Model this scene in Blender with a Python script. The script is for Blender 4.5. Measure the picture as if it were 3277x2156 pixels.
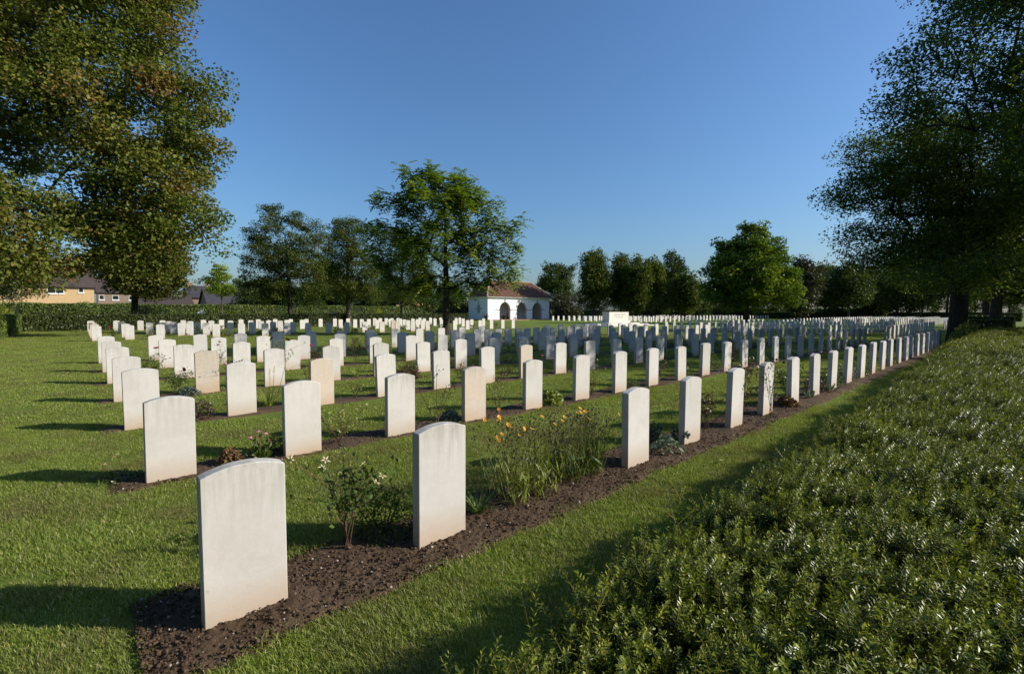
import bpy, bmesh, math, random
import numpy as np
from mathutils import Vector, Matrix, Euler

# ------------------------------------------------------------------ camera, sky, sun, exposure
sc = bpy.context.scene
for o in list(bpy.data.objects):
    bpy.data.objects.remove(o, do_unlink=True)
COL = sc.collection

YAW, PITCH, ROLL, CAM_H = math.radians(47.55), math.radians(3.116), math.radians(0.105), 1.563
cam_d = bpy.data.cameras.new('camera')
cam_d.sensor_fit = 'HORIZONTAL'; cam_d.sensor_width = 36.0
cam_d.lens = 36.0 * 1517.47 / 3277.0
cam_d.clip_start = 0.05; cam_d.clip_end = 3000.0
cam = bpy.data.objects.new('camera', cam_d); COL.objects.link(cam)
FW = Vector((math.cos(YAW) * math.cos(PITCH), math.sin(YAW) * math.cos(PITCH), -math.sin(PITCH)))
RT = Vector((math.sin(YAW), -math.cos(YAW), 0.0)); UP = RT.cross(FW)
RT, UP = RT * math.cos(ROLL) + UP * math.sin(ROLL), UP * math.cos(ROLL) - RT * math.sin(ROLL)
M = Matrix((RT, UP, -FW)).transposed().to_4x4(); M.translation = (0, 0, CAM_H)
cam.matrix_world = M
sc.camera = cam

SUN_EL = math.radians(26.0)
SUN_DIR = Vector((0.690, -0.724, 0.0)).normalized() * math.cos(SUN_EL) + Vector((0, 0, math.sin(SUN_EL)))
world = bpy.data.worlds.new('World'); sc.world = world; world.use_nodes = True
wn = world.node_tree.nodes; wl = world.node_tree.links
wn.clear()
sky = wn.new('ShaderNodeTexSky'); sky.sky_type = 'NISHITA'; sky.sun_disc = False
sky.sun_elevation = SUN_EL
sky.sun_rotation = math.atan2(SUN_DIR.x, SUN_DIR.y)
sky.altitude = 0.0; sky.air_density = 1.3; sky.dust_density = 1.5; sky.ozone_density = 8.8
bg = wn.new('ShaderNodeBackground'); bg.inputs['Strength'].default_value = 0.122
wo = wn.new('ShaderNodeOutputWorld')
wl.new(sky.outputs[0], bg.inputs[0]); wl.new(bg.outputs[0], wo.inputs[0])

sun_d = bpy.data.lights.new('sun', 'SUN'); sun_d.energy = 4.8; sun_d.angle = math.radians(0.53)
sun_d.color = (1.0, 0.935, 0.835)
sun = bpy.data.objects.new('sun', sun_d); COL.objects.link(sun)
sun.rotation_euler = SUN_DIR.to_track_quat('Z', 'Y').to_euler()
sun.location = (30, -30, 40)

sc.view_settings.view_transform = 'Standard'; sc.view_settings.look = 'None'
sc.view_settings.exposure = 0.35; sc.view_settings.gamma = 1.0
sc.view_settings.use_curve_mapping = False
sc.cycles.max_bounces = 6; sc.cycles.diffuse_bounces = 3; sc.cycles.transparent_max_bounces = 8
sc.cycles.transmission_bounces = 4

# ------------------------------------------------------------------ helpers
def fast_mesh(name, V, F, tint=None, smooth=False):
    """V (n,3) floats, F (m,k) ints: one mesh of uniform k-gons."""
    V = np.asarray(V, dtype=np.float32); F = np.asarray(F, dtype=np.int32)
    me = bpy.data.meshes.new(name)
    m, k = F.shape
    me.vertices.add(len(V)); me.vertices.foreach_set('co', V.ravel())
    me.loops.add(m * k); me.loops.foreach_set('vertex_index', F.ravel())
    me.polygons.add(m); me.polygons.foreach_set('loop_start', np.arange(0, m * k, k, dtype=np.int32))
    if smooth:
        me.polygons.foreach_set('use_smooth', np.ones(m, dtype=bool))
    me.update(calc_edges=True)
    if tint is not None:
        a = me.attributes.new('tint', 'FLOAT', 'FACE'); a.data.foreach_set('value', np.asarray(tint, dtype=np.float32))
    return me

class MB:
    """collects boxes, tubes and polygons into ONE mesh"""
    def __init__(s): s.v = []; s.f = []; s.t = []
    def poly(s, pts, t=0.5):
        n = len(s.v); s.v += [tuple(p) for p in pts]; s.f.append(tuple(range(n, n + len(pts)))); s.t.append(t)
    def box(s, x0, x1, y0, y1, z0, z1, t=0.5):
        n = len(s.v)
        s.v += [(x0,y0,z0),(x1,y0,z0),(x1,y1,z0),(x0,y1,z0),(x0,y0,z1),(x1,y0,z1),(x1,y1,z1),(x0,y1,z1)]
        for q in ((0,3,2,1),(4,5,6,7),(0,1,5,4),(1,2,6,5),(2,3,7,6),(3,0,4,7)):
            s.f.append(tuple(n + i for i in q)); s.t.append(t)
    def tube(s, pts, rads, sides=5, t=0.5, cap=True):
        pts = [Vector(p) for p in pts]; n0 = len(s.v); m = len(pts)
        up = Vector((0.31, 0.17, 0.93))
        for i, p in enumerate(pts):
            d = (pts[min(i + 1, m - 1)] - pts[max(i - 1, 0)])
            d = d.normalized() if d.length > 1e-9 else Vector((0, 0, 1))
            u = d.cross(up)
            if u.length < 0.15: u = d.cross(Vector((1, 0, 0)))
            u.normalize(); w = d.cross(u)
            for k in range(sides):
                a = 2 * math.pi * k / sides
                s.v.append(tuple(p + (u * math.cos(a) + w * math.sin(a)) * rads[i]))
        for i in range(m - 1):
            for k in range(sides):
                a = n0 + i * sides + k; b = n0 + i * sides + (k + 1) % sides
                s.f.append((a, b, b + sides, a + sides)); s.t.append(t)
        if cap:
            s.f.append(tuple(n0 + (m - 1) * sides + k for k in range(sides))); s.t.append(t)
    def mesh(s, name, smooth=False):
        me = bpy.data.meshes.new(name); me.from_pydata(s.v, [], s.f)
        if smooth: me.polygons.foreach_set('use_smooth', np.ones(len(s.f), dtype=bool))
        a = me.attributes.new('tint', 'FLOAT', 'FACE'); a.data.foreach_set('value', np.array(s.t, dtype=np.float32))
        me.update(); return me

def obj(name, me, mat=None, parent=None, loc=None, rot=None):
    o = bpy.data.objects.new(name, me); COL.objects.link(o)
    if mat is not None and me is not None and len(me.materials) == 0: me.materials.append(mat)
    if parent is not None: o.parent = parent
    if loc is not None: o.location = loc
    if rot is not None: o.rotation_euler = rot
    return o
def tag(o, label=None, cat=None, group=None, kind=None):
    if label: o['label'] = label
    if cat: o['category'] = cat
    if group: o['group'] = group
    if kind: o['kind'] = kind
    return o
def thing(name, label, cat, loc=(0, 0, 0), rotz=0.0, group=None):
    o = bpy.data.objects.new(name, None); COL.objects.link(o)
    o.empty_display_size = 0.1; o.location = loc; o.rotation_euler = (0, 0, rotz)
    return tag(o, label, cat, group)

_tab = np.random.RandomState(7).rand(256, 256).astype(np.float32)
def vnoise(x, y, s=1.0, off=0):
    x = np.asarray(x, dtype=np.float64) * s + off * 17.31; y = np.asarray(y, dtype=np.float64) * s + off * 5.77
    i = np.floor(x).astype(int); j = np.floor(y).astype(int); u = x - i; v = y - j
    u = u * u * (3 - 2 * u); v = v * v * (3 - 2 * v)
    g = lambda a, b: _tab[a % 256, b % 256]
    return (g(i, j) * (1 - u) + g(i + 1, j) * u) * (1 - v) + (g(i, j + 1) * (1 - u) + g(i + 1, j + 1) * u) * v

# ------------------------------------------------------------------ materials
def new_mat(name):
    m = bpy.data.materials.new(name); m.use_nodes = True
    nt = m.node_tree; nt.nodes.clear()
    return m, nt.nodes, nt.links
def ramp(nodes, stops):
    r = nodes.new('ShaderNodeValToRGB'); e = r.color_ramp.elements
    while len(e) > 1: e.remove(e[-1])
    e[0].position = stops[0][0]; e[0].color = (*stops[0][1], 1)
    for p, c in stops[1:]:
        q = e.new(p); q.color = (*c, 1)
    return r
def noise(nodes, links, scale, detail=4, rough=0.6, vec=None, w=None):
    n = nodes.new('ShaderNodeTexNoise'); n.inputs['Scale'].default_value = scale
    n.inputs['Detail'].default_value = detail; n.inputs['Roughness'].default_value = rough
    if vec is not None: links.new(vec, n.inputs['Vector'])
    return n
def mixc(nodes, links, a, b, fac, mode='MIX'):
    m = nodes.new('ShaderNodeMix'); m.data_type = 'RGBA'; m.blend_type = mode
    for sock, val in ((m.inputs[0], fac), (m.inputs[6], a), (m.inputs[7], b)):
        if hasattr(val, 'node'): links.new(val, sock)
        elif isinstance(val, (int, float)): sock.default_value = val
        else: sock.default_value = (*val, 1)
    return m.outputs[2]
def maprange(nodes, links, val, a, b, c=0.0, d=1.0):
    m = nodes.new('ShaderNodeMapRange'); links.new(val, m.inputs[0])
    for i, v in zip((1, 2, 3, 4), (a, b, c, d)): m.inputs[i].default_value = v
    return m.outputs[0]
def mth(nodes, links, op, a, b=None):
    m = nodes.new('ShaderNodeMath'); m.operation = op
    for i, v in enumerate((a, b)):
        if v is None: continue
        if hasattr(v, 'node'): links.new(v, m.inputs[i])
        else: m.inputs[i].default_value = v
    return m.outputs[0]
def out_bsdf(nodes, links, col, rough=0.8, bump=None, bump_s=0.3, bump_d=0.01, spec=0.4):
    p = nodes.new('ShaderNodeBsdfPrincipled'); o = nodes.new('ShaderNodeOutputMaterial')
    if hasattr(col, 'node'): links.new(col, p.inputs['Base Color'])
    else: p.inputs['Base Color'].default_value = (*col, 1)
    if hasattr(rough, 'node'): links.new(rough, p.inputs['Roughness'])
    else: p.inputs['Roughness'].default_value = rough
    p.inputs['Specular IOR Level'].default_value = spec
    if bump is not None:
        b = nodes.new('ShaderNodeBump'); b.inputs['Strength'].default_value = bump_s; b.inputs['Distance'].default_value = bump_d
        links.new(bump, b.inputs['Height']); links.new(b.outputs[0], p.inputs['Normal'])
    links.new(p.outputs[0], o.inputs[0]); return p

def mat_plain(name, col, rough=0.7, var=0.12, scale=6.0, spec=0.3, bump=0.0):
    m, n, l = new_mat(name)
    g = n.new('ShaderNodeNewGeometry'); nz = noise(n, l, scale, 5, 0.65, g.outputs['Position'])
    d = tuple(max(0.0, c * (1 - var * 2)) for c in col); b = tuple(min(1.0, c * (1 + var)) for c in col)
    r = ramp(n, [(0.3, d), (0.7, b)]); l.new(nz.outputs[0], r.inputs[0])
    out_bsdf(n, l, r.outputs[0], rough, nz.outputs[0] if bump else None, bump, 0.02, spec); return m

def mat_leaf(name, stops, trans=0.35, gloss=0.25, rough=0.45, patch=0.0, patch_col=(0.2, 0.12, 0.05), patch_scale=0.6):
    """leaf: per-leaf colour from the 'tint' attribute, thin translucent blade"""
    m, n, l = new_mat(name)
    a = n.new('ShaderNodeAttribute'); a.attribute_name = 'tint'
    r = ramp(n, stops); l.new(a.outputs['Fac'], r.inputs[0]); col = r.outputs[0]
    if patch:
        g = n.new('ShaderNodeNewGeometry'); nz = noise(n, l, patch_scale, 3, 0.6, g.outputs['Position'])
        f = maprange(n, l, nz.outputs[0], 0.45, 0.7, 0.0, patch)
        col = mixc(n, l, col, patch_col, f)
    d = n.new('ShaderNodeBsdfPrincipled'); d.inputs['Roughness'].default_value = rough
    d.inputs['Specular IOR Level'].default_value = gloss; l.new(col, d.inputs['Base Color'])
    t = n.new('ShaderNodeBsdfTranslucent')
    tc = mixc(n, l, col, (1.0, 1.0, 0.35), 1.0, 'MULTIPLY'); l.new(tc, t.inputs['Color'])
    mx = n.new('ShaderNodeMixShader'); mx.inputs[0].default_value = trans
    l.new(d.outputs[0], mx.inputs[1]); l.new(t.outputs[0], mx.inputs[2])
    o = n.new('ShaderNodeOutputMaterial'); l.new(mx.outputs[0], o.inputs[0]); return m

def mat_stone(name, inscribed=False):
    m, n, l = new_mat(name)
    tc = n.new('ShaderNodeTexCoord'); oi = n.new('ShaderNodeObjectInfo')
    off = n.new('ShaderNodeVectorMath'); off.operation = 'SCALE'
    comb = n.new('ShaderNodeCombineXYZ'); l.new(oi.outputs['Random'], comb.inputs[0]); l.new(oi.outputs['Random'], comb.inputs[1])
    l.new(comb.outputs[0], off.inputs[0]); off.inputs['Scale'].default_value = 37.0
    add = n.new('ShaderNodeVectorMath'); add.operation = 'ADD'; l.new(tc.outputs['Object'], add.inputs[0]); l.new(off.outputs[0], add.inputs[1])
    v = add.outputs[0]
    base = oi.outputs['Color']
    big = noise(n, l, 3.2, 4, 0.6, v); fine = noise(n, l, 160, 3, 0.7, v); mid = noise(n, l, 22, 5, 0.7, v)
    c = mixc(n, l, base, (0.45, 0.42, 0.37), maprange(n, l, big.outputs[0], 0.45, 0.70, 0.0, 0.6))
    c = mixc(n, l, c, (0.60, 0.565, 0.505), maprange(n, l, mid.outputs[0], 0.45, 0.75, 0.0, 0.45))
    sep = n.new('ShaderNodeSeparateXYZ'); l.new(tc.outputs['Object'], sep.inputs[0])
    # soil splash at the foot
    h = mth(n, l, 'ADD', sep.outputs[2], mth(n, l, 'MULTIPLY', mth(n, l, 'SUBTRACT', big.outputs[0], 0.5), 0.30))
    foot = maprange(n, l, h, 0.25, -0.02, 0.0, 0.85)
    c = mixc(n, l, c, (0.43, 0.30, 0.185), foot)
    # grey streaks running down from the top edge
    mp = n.new('ShaderNodeMapping'); mp.inputs['Scale'].default_value = (26, 26, 2.2); l.new(v, mp.inputs[0])
    st = noise(n, l, 1.0, 4, 0.65, mp.outputs[0])
    topf = mth(n, l, 'MULTIPLY', maprange(n, l, sep.outputs[2], 0.40, 0.80, 0.0, 0.75), maprange(n, l, st.outputs[0], 0.42, 0.72, 0.0, 1.0))
    wr = maprange(n, l, oi.outputs['Random'], 0.0, 1.0, 0.45, 1.35)
    c = mixc(n, l, c, (0.33, 0.325, 0.275), mth(n, l, 'MULTIPLY', topf, wr))
    alg = mth(n, l, 'MULTIPLY', maprange(n, l, sep.outputs[2], 0.68, 0.80, 0.0, 0.6), maprange(n, l, mid.outputs[0], 0.48, 0.62, 0.0, 1.0))
    c = mixc(n, l, c, (0.25, 0.26, 0.18), mth(n, l, 'MULTIPLY', alg, maprange(n, l, oi.outputs['Random'], 0.4, 1.0, 0.0, 0.9)))
    sp = maprange(n, l, fine.outputs[0], 0.66, 0.74, 0.0, 0.35)
    c = mixc(n, l, c, (0.33, 0.29, 0.24), sp)
    # hairline scratches and lichen specks
    vo = n.new('ShaderNodeTexVoronoi'); vo.inputs['Scale'].default_value = 9.0; l.new(v, vo.inputs['Vector'])
    lich = mth(n, l, 'MULTIPLY', maprange(n, l, vo.outputs['Distance'], 0.10, 0.05, 0.0, 1.0), maprange(n, l, mid.outputs[0], 0.46, 0.6, 0.0, 0.7))
    c = mixc(n, l, c, (0.30, 0.28, 0.22), lich)
    if inscribed:
        x = mth(n, l, 'ABSOLUTE', sep.outputs[0]); z = sep.outputs[2]
        def band(val, a, b): return mth(n, l, 'MULTIPLY', mth(n, l, 'GREATER_THAN', val, a), mth(n, l, 'LESS_THAN', val, b))
        cross = mth(n, l, 'MAXIMUM', mth(n, l, 'MULTIPLY', mth(n, l, 'LESS_THAN', x, 0.014), band(z, 0.10, 0.36)),
                    mth(n, l, 'MULTIPLY', mth(n, l, 'LESS_THAN', x, 0.075), band(z, 0.265, 0.292)))
        dx = mth(n, l, 'MULTIPLY', x, x); dz0 = mth(n, l, 'SUBTRACT', z, 0.66); dz = mth(n, l, 'MULTIPLY', dz0, dz0)
        rr = mth(n, l, 'SQRT', mth(n, l, 'ADD', dx, dz)); ring = band(rr, 0.045, 0.062)
        lin = mth(n, l, 'GREATER_THAN', mth(n, l, 'SINE', mth(n, l, 'MULTIPLY', z, 165.0)), 0.35)
        lin = mth(n, l, 'MULTIPLY', lin, mth(n, l, 'MULTIPLY', band(z, 0.41, 0.57), mth(n, l, 'LESS_THAN', x, 0.13)))
        lin = mth(n, l, 'MULTIPLY', lin, maprange(n, l, mid.outputs[0], 0.4, 0.55, 0.2, 1.0))
        mark = mth(n, l, 'MULTIPLY', mth(n, l, 'MAXIMUM', cross, mth(n, l, 'MAXIMUM', ring, lin)), 0.30)
        g2 = n.new('ShaderNodeNewGeometry'); front = n.new('ShaderNodeSeparateXYZ'); l.new(tc.outputs['Normal'], front.inputs[0])
        mark = mth(n, l, 'MULTIPLY', mark, mth(n, l, 'LESS_THAN', front.outputs[1], -0.5))
        c = mixc(n, l, c, (0.30, 0.27, 0.23), mark)
    hb = mth(n, l, 'ADD', mth(n, l, 'MULTIPLY', fine.outputs[0], 0.6), mid.outputs[0])
    out_bsdf(n, l, c, 0.86, hb, 0.22, 0.004, 0.2); return m

def mat_lawn():
    m, n, l = new_mat('lawn')
    g = n.new('ShaderNodeNewGeometry'); P = g.outputs['Position']
    a = noise(n, l, 0.35, 4, 0.6, P); b = noise(n, l, 2.3, 5, 0.7, P); c = noise(n, l, 38, 4, 0.75, P); d = noise(n, l, 0.9, 3, 0.6, P)
    r = ramp(n, [(0.30, (0.075, 0.115, 0.018)), (0.5, (0.140, 0.190, 0.030)), (0.72, (0.205, 0.240, 0.045))])
    mixv = mth(n, l, 'ADD', mth(n, l, 'MULTIPLY', a.outputs[0], 0.25), mth(n, l, 'ADD', mth(n, l, 'MULTIPLY', b.outputs[0], 0.3), mth(n, l, 'MULTIPLY', c.outputs[0], 0.45)))
    l.new(mixv, r.inputs[0])
    dry = mth(n, l, 'MULTIPLY', maprange(n, l, d.outputs[0], 0.52, 0.70, 0.0, 0.6), maprange(n, l, b.outputs[0], 0.35, 0.65, 0.2, 1.0))
    col = mixc(n, l, r.outputs[0], (0.17, 0.15, 0.06), dry)
    out_bsdf(n, l, col, 0.9, c.outputs[0], 0.9, 0.03, 0.1); return m

def mat_soil():
    m, n, l = new_mat('soil')
    g = n.new('ShaderNodeNewGeometry'); P = g.outputs['Position']
    a = noise(n, l, 3, 4, 0.6, P); b = noise(n, l, 70, 5, 0.75, P)
    r = ramp(n, [(0.30, (0.044, 0.027, 0.015)), (0.55, (0.108, 0.070, 0.042)), (0.8, (0.20, 0.138, 0.088))])
    l.new(mth(n, l, 'ADD', mth(n, l, 'MULTIPLY', a.outputs[0], 0.4), mth(n, l, 'MULTIPLY', b.outputs[0], 0.6)), r.inputs[0])
    out_bsdf(n, l, r.outputs[0], 0.95, b.outputs[0], 0.8, 0.012, 0.15); return m

def mat_bark(name, c0, c1):
    m, n, l = new_mat(name)
    g = n.new('ShaderNodeNewGeometry'); mp = n.new('ShaderNodeMapping'); mp.inputs['Scale'].default_value = (9, 9, 1.6)
    l.new(g.outputs['Position'], mp.inputs[0]); nz = noise(n, l, 1.6, 6, 0.7, mp.outputs[0])
    r = ramp(n, [(0.35, c0), (0.65, c1)]); l.new(nz.outputs[0], r.inputs[0])
    out_bsdf(n, l, r.outputs[0], 0.9, nz.outputs[0], 0.8, 0.06, 0.2); return m

def mat_brick(name, c1, c2, mortar, bw=0.225, bh=0.075):
    m, n, l = new_mat(name)
    tc = n.new('ShaderNodeTexCoord'); mp = n.new('ShaderNodeMapping'); mp.inputs['Rotation'].default_value = (math.radians(90), 0, 0)
    l.new(tc.outputs['Object'], mp.inputs[0])
    b = n.new('ShaderNodeTexBrick'); b.inputs['Color1'].default_value = (*c1, 1); b.inputs['Color2'].default_value = (*c2, 1)
    b.inputs['Mortar'].default_value = (*mortar, 1); b.inputs['Scale'].default_value = 1.0; b.inputs['Mortar Size'].default_value = 0.008
    b.inputs['Brick Width'].default_value = bw; b.inputs['Row Height'].default_value = bh; b.inputs['Bias'].default_value = 0.0
    l.new(mp.outputs[0], b.inputs[0]); out_bsdf(n, l, b.outputs[0], 0.9, b.outputs[1], 0.3, 0.01, 0.2); return m

def mat_roof(name, c1, c2, row=0.11, w=0.18):
    m, n, l = new_mat(name)
    tc = n.new('ShaderNodeTexCoord'); sp = n.new('ShaderNodeSeparateXYZ'); l.new(tc.outputs['Object'], sp.inputs[0])
    cb = n.new('ShaderNodeCombineXYZ'); l.new(mth(n, l, 'ADD', sp.outputs[0], sp.outputs[1]), cb.inputs[0]); l.new(sp.outputs[2], cb.inputs[1])
    b = n.new('ShaderNodeTexBrick'); b.inputs['Color1'].default_value = (*c1, 1); b.inputs['Color2'].default_value = (*c2, 1)
    b.inputs['Mortar'].default_value = (*[x * 0.35 for x in c1], 1); b.inputs['Scale'].default_value = 1.0
    b.inputs['Mortar Size'].default_value = 0.012; b.inputs['Brick Width'].default_value = w; b.inputs['Row Height'].default_value = row
    l.new(cb.outputs[0], b.inputs[0])
    g = n.new('ShaderNodeNewGeometry'); nz = noise(n, l, 1.2, 5, 0.7, g.outputs['Position'])
    c = mixc(n, l, b.outputs[0], [x * 0.55 for x in c1], maprange(n, l, nz.outputs[0], 0.42, 0.7, 0, 0.3))
    out_bsdf(n, l, c, 0.85, b.outputs[1], 0.4, 0.02, 0.2); return m

def mat_glass(name='window_glass'):
    m, n, l = new_mat(name)
    p = out_bsdf(n, l, (0.02, 0.025, 0.03), 0.06, None, 0, 0, 0.8); return m

MS = mat_stone('portland_stone'); MSI = mat_stone('portland_stone_inscribed', True)
M_LAWN = mat_lawn(); M_SOIL = mat_soil(); M_GLASS = mat_glass()
M_BARK = mat_bark('bark_brown', (0.045, 0.034, 0.025), (0.13, 0.105, 0.08))
M_BARK_D = mat_bark('bark_dark', (0.022, 0.018, 0.014), (0.075, 0.06, 0.048))
M_BIRCH = mat_bark('bark_birch', (0.10, 0.09, 0.08), (0.62, 0.58, 0.52))
L_SYC = mat_leaf('leaf_sycamore', [(0.0, (0.086, 0.123, 0.024)), (0.55, (0.164, 0.192, 0.033)), (0.85, (0.240, 0.212, 0.042)), (0.97, (0.15, 0.125, 0.035)), (1.0, (0.24, 0.14, 0.05))], 0.36, 0.12, 0.55, 0.16, (0.16, 0.11, 0.035), 0.35)
L_MAP = mat_leaf('leaf_maple', [(0.0, (0.056, 0.077, 0.019)), (0.8, (0.125, 0.136, 0.032)), (1.0, (0.224, 0.160, 0.048))], 0.35, 0.2)
L_WAL = mat_leaf('leaf_walnut', [(0.0, (0.114, 0.186, 0.027)), (0.6, (0.216, 0.308, 0.041)), (0.92, (0.331, 0.394, 0.055)), (1.0, (0.471, 0.496, 0.083))], 0.45, 0.12, 0.4)
L_HORN = mat_leaf('leaf_hornbeam', [(0.0, (0.047, 0.077, 0.017)), (0.7, (0.104, 0.135, 0.027)), (1.0, (0.177, 0.174, 0.043))], 0.32, 0.08)
L_CHE = mat_leaf('leaf_chestnut', [(0.0, (0.066, 0.113, 0.019)), (0.7, (0.142, 0.217, 0.026)), (1.0, (0.227, 0.265, 0.038))], 0.42, 0.08, 0.4)
L_DARK = mat_leaf('leaf_dark', [(0.0, (0.044, 0.081, 0.021)), (0.7, (0.108, 0.156, 0.034)), (1.0, (0.238, 0.268, 0.051))], 0.42, 0.08, 0.55)
L_RUST = mat_leaf('leaf_rusty', [(0.0, (0.037, 0.037, 0.018)), (0.7, (0.078, 0.072, 0.031)), (1.0, (0.062, 0.094, 0.023))], 0.2, 0.25)
L_BACK = mat_leaf('leaf_background', [(0.0, (0.032, 0.055, 0.017)), (0.7, (0.077, 0.111, 0.028)), (1.0, (0.121, 0.144, 0.036))], 0.28, 0.08)
L_BIR = mat_leaf('leaf_birch', [(0.0, (0.053, 0.072, 0.021)), (1.0, (0.128, 0.143, 0.045))], 0.3, 0.3)
L_YEW = mat_leaf('yew_needle', [(0.0, (0.012, 0.021, 0.004)), (0.35, (0.070, 0.105, 0.012)), (0.8, (0.310, 0.360, 0.040)), (0.94, (0.36, 0.34, 0.05)), (1.0, (0.20, 0.14, 0.045))], 0.28, 0.3, 0.36)  # dark end of the ramp carries painted shade inside the hedge
L_HEDGE = mat_leaf('hedge_leaf', [(0.0, (0.026, 0.041, 0.011)), (0.7, (0.066, 0.090, 0.019)), (1.0, (0.102, 0.108, 0.024))], 0.2, 0.3)
L_PRIV = mat_leaf('privet_leaf', [(0.0, (0.056, 0.088, 0.019)), (0.7, (0.136, 0.184, 0.038)), (1.0, (0.224, 0.239, 0.048))], 0.32, 0.3)
L_GOLD = mat_leaf('golden_leaf', [(0.0, (0.14, 0.17, 0.014)), (0.7, (0.30, 0.32, 0.02)), (1.0, (0.45, 0.42, 0.03))], 0.3, 0.3)
L_GRASS = mat_leaf('grass_blade', [(0.0, (0.126, 0.190, 0.029)), (0.45, (0.244, 0.320, 0.052)), (0.80, (0.360, 0.406, 0.081)), (0.9, (0.576, 0.467, 0.215)), (1.0, (0.597, 0.592, 0.363))], 0.42, 0.15, 0.5, 0.75, (0.23, 0.20, 0.085), 1.3)
L_GREEN = mat_leaf('plant_green', [(0.0, (0.048, 0.089, 0.020)), (0.7, (0.113, 0.177, 0.036)), (1.0, (0.225, 0.241, 0.064))], 0.38, 0.3, 0.35)
L_LIME = mat_leaf('plant_lime', [(0.0, (0.113, 0.162, 0.023)), (0.6, (0.267, 0.323, 0.048)), (1.0, (0.620, 0.607, 0.247))], 0.4, 0.3)
L_GREY = mat_leaf('plant_silver', [(0.0, (0.13, 0.17, 0.11)), (0.7, (0.26, 0.31, 0.20)), (1.0, (0.38, 0.42, 0.29))], 0.15, 0.1, 0.8)
L_BLUE = mat_leaf('plant_glaucous', [(0.0, (0.05, 0.075, 0.06)), (0.7, (0.11, 0.15, 0.125)), (1.0, (0.18, 0.22, 0.18))], 0.15, 0.2, 0.6)
L_RED = mat_leaf('plant_reddish', [(0.0, (0.055, 0.030, 0.018)), (0.6, (0.12, 0.055, 0.03)), (1.0, (0.10, 0.11, 0.03))], 0.25, 0.4)
L_BROWN = mat_leaf('plant_brown', [(0.0, (0.10, 0.06, 0.03)), (0.6, (0.20, 0.12, 0.05)), (1.0, (0.30, 0.20, 0.09))], 0.2, 0.2)
L_PURP = mat_leaf('plant_bronze', [(0.0, (0.030, 0.016, 0.016)), (0.7, (0.085, 0.045, 0.035)), (1.0, (0.18, 0.10, 0.06))], 0.1, 0.5, 0.35)
M_STEM = mat_plain('stem_olive', (0.19, 0.18, 0.055), 0.6, 0.2, 30)
M_STEM_D = mat_plain('stem_brown', (0.10, 0.062, 0.035), 0.7, 0.25, 30)
M_YEL = mat_plain('petal_yellow', (0.66, 0.31, 0.012), 0.5, 0.15, 60)
M_REDP = mat_plain('petal_red', (0.42, 0.012, 0.02), 0.5, 0.2, 60)
M_PINK = mat_plain('petal_pink', (0.62, 0.22, 0.30), 0.5, 0.15, 60)
M_CREAM = mat_plain('petal_cream', (0.54, 0.46, 0.28), 0.5, 0.15, 60)
M_ORA = mat_plain('petal_orange', (0.72, 0.36, 0.12), 0.5, 0.2, 60)
M_SEED = mat_plain('seed_dark', (0.022, 0.016, 0.012), 0.8, 0.2, 60)
M_WHITE = mat_plain('white_render', (0.80, 0.80, 0.79), 0.8, 0.03, 0.8)
M_PAINT = mat_plain('white_paint', (0.78, 0.78, 0.76), 0.4, 0.03, 2)
M_DARKW = mat_plain('dark_wood', (0.035, 0.022, 0.016), 0.6, 0.2, 12)
M_TERR = mat_plain('terracotta_paving', (0.36, 0.20, 0.13), 0.85, 0.12, 3)
M_KEY = mat_plain('stone_trim', (0.40, 0.36, 0.29), 0.85, 0.1, 5)
M_SOR = mat_plain('memorial_stone', (0.62, 0.585, 0.51), 0.85, 0.05, 3)
M_LETTER = mat_plain('cut_lettering', (0.43, 0.395, 0.335), 0.9, 0.05, 8)
M_ROOF = mat_roof('roof_clay', (0.165, 0.078, 0.050), (0.13, 0.060, 0.040))
M_RIDGE = mat_plain('ridge_tile', (0.40, 0.32, 0.26), 0.85, 0.15, 6)
M_PANT = mat_roof('roof_concrete', (0.085, 0.062, 0.055), (0.07, 0.052, 0.046), 0.3, 0.33)
M_SLATE = mat_roof('roof_slate', (0.065, 0.062, 0.066), (0.050, 0.048, 0.052), 0.2, 0.3)
M_YBR = mat_brick('brick_yellow', (0.56, 0.36, 0.17), (0.47, 0.29, 0.13), (0.45, 0.36, 0.25))
M_RBR = mat_brick('brick_brown', (0.23, 0.15, 0.10), (0.18, 0.11, 0.075), (0.30, 0.25, 0.20))
M_OBR = mat_brick('brick_orange', (0.50, 0.21, 0.10), (0.42, 0.17, 0.08), (0.40, 0.30, 0.22))

# ------------------------------------------------------------------ surveyed positions (metres)
ROW_Y = [2.62, 5.26, 7.84, 10.4, 13.03, 15.65, 18.31]
REAR_ROWS = [(32.0, [0.66, 1.99, 3.29, 5.92, 7.23, 8.54, 9.84, 11.14, 12.5, 13.76, 15.04, 16.39, 17.66, 18.97, 20.29, 22.9, 24.22, 25.54, 26.82, 28.14, 29.43]), (35.1, [0.65, 2.0, 4.65, 5.08, 5.96, 7.3, 8.57, 9.88, 11.19, 18.99, 20.36, 21.75, 23.67, 27.05]), (38.5, [0.65, 3.4, 4.05, 4.69, 6.01, 10.03, 11.34, 19.27, 21.94, 23.27, 28.57, 31.21]), (42.1, [0.65, 2.2, 4.84, 6.14, 7.47, 8.77, 10.17, 11.51, 12.91, 14.15, 17.53, 18.87, 19.54, 20.23, 22.41, 23.55, 24.93, 26.28, 27.57, 30.3]), (46.4, [0.65, 2.12, 3.54, 4.92, 6.3, 7.69, 8.99, 10.46, 11.85, 13.23, 14.59, 15.98, 17.34, 18.74, 20.06, 22.95, 23.58, 24.24, 24.94, 25.65, 28.4, 29.8, 31.17, 33.93])]
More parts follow.
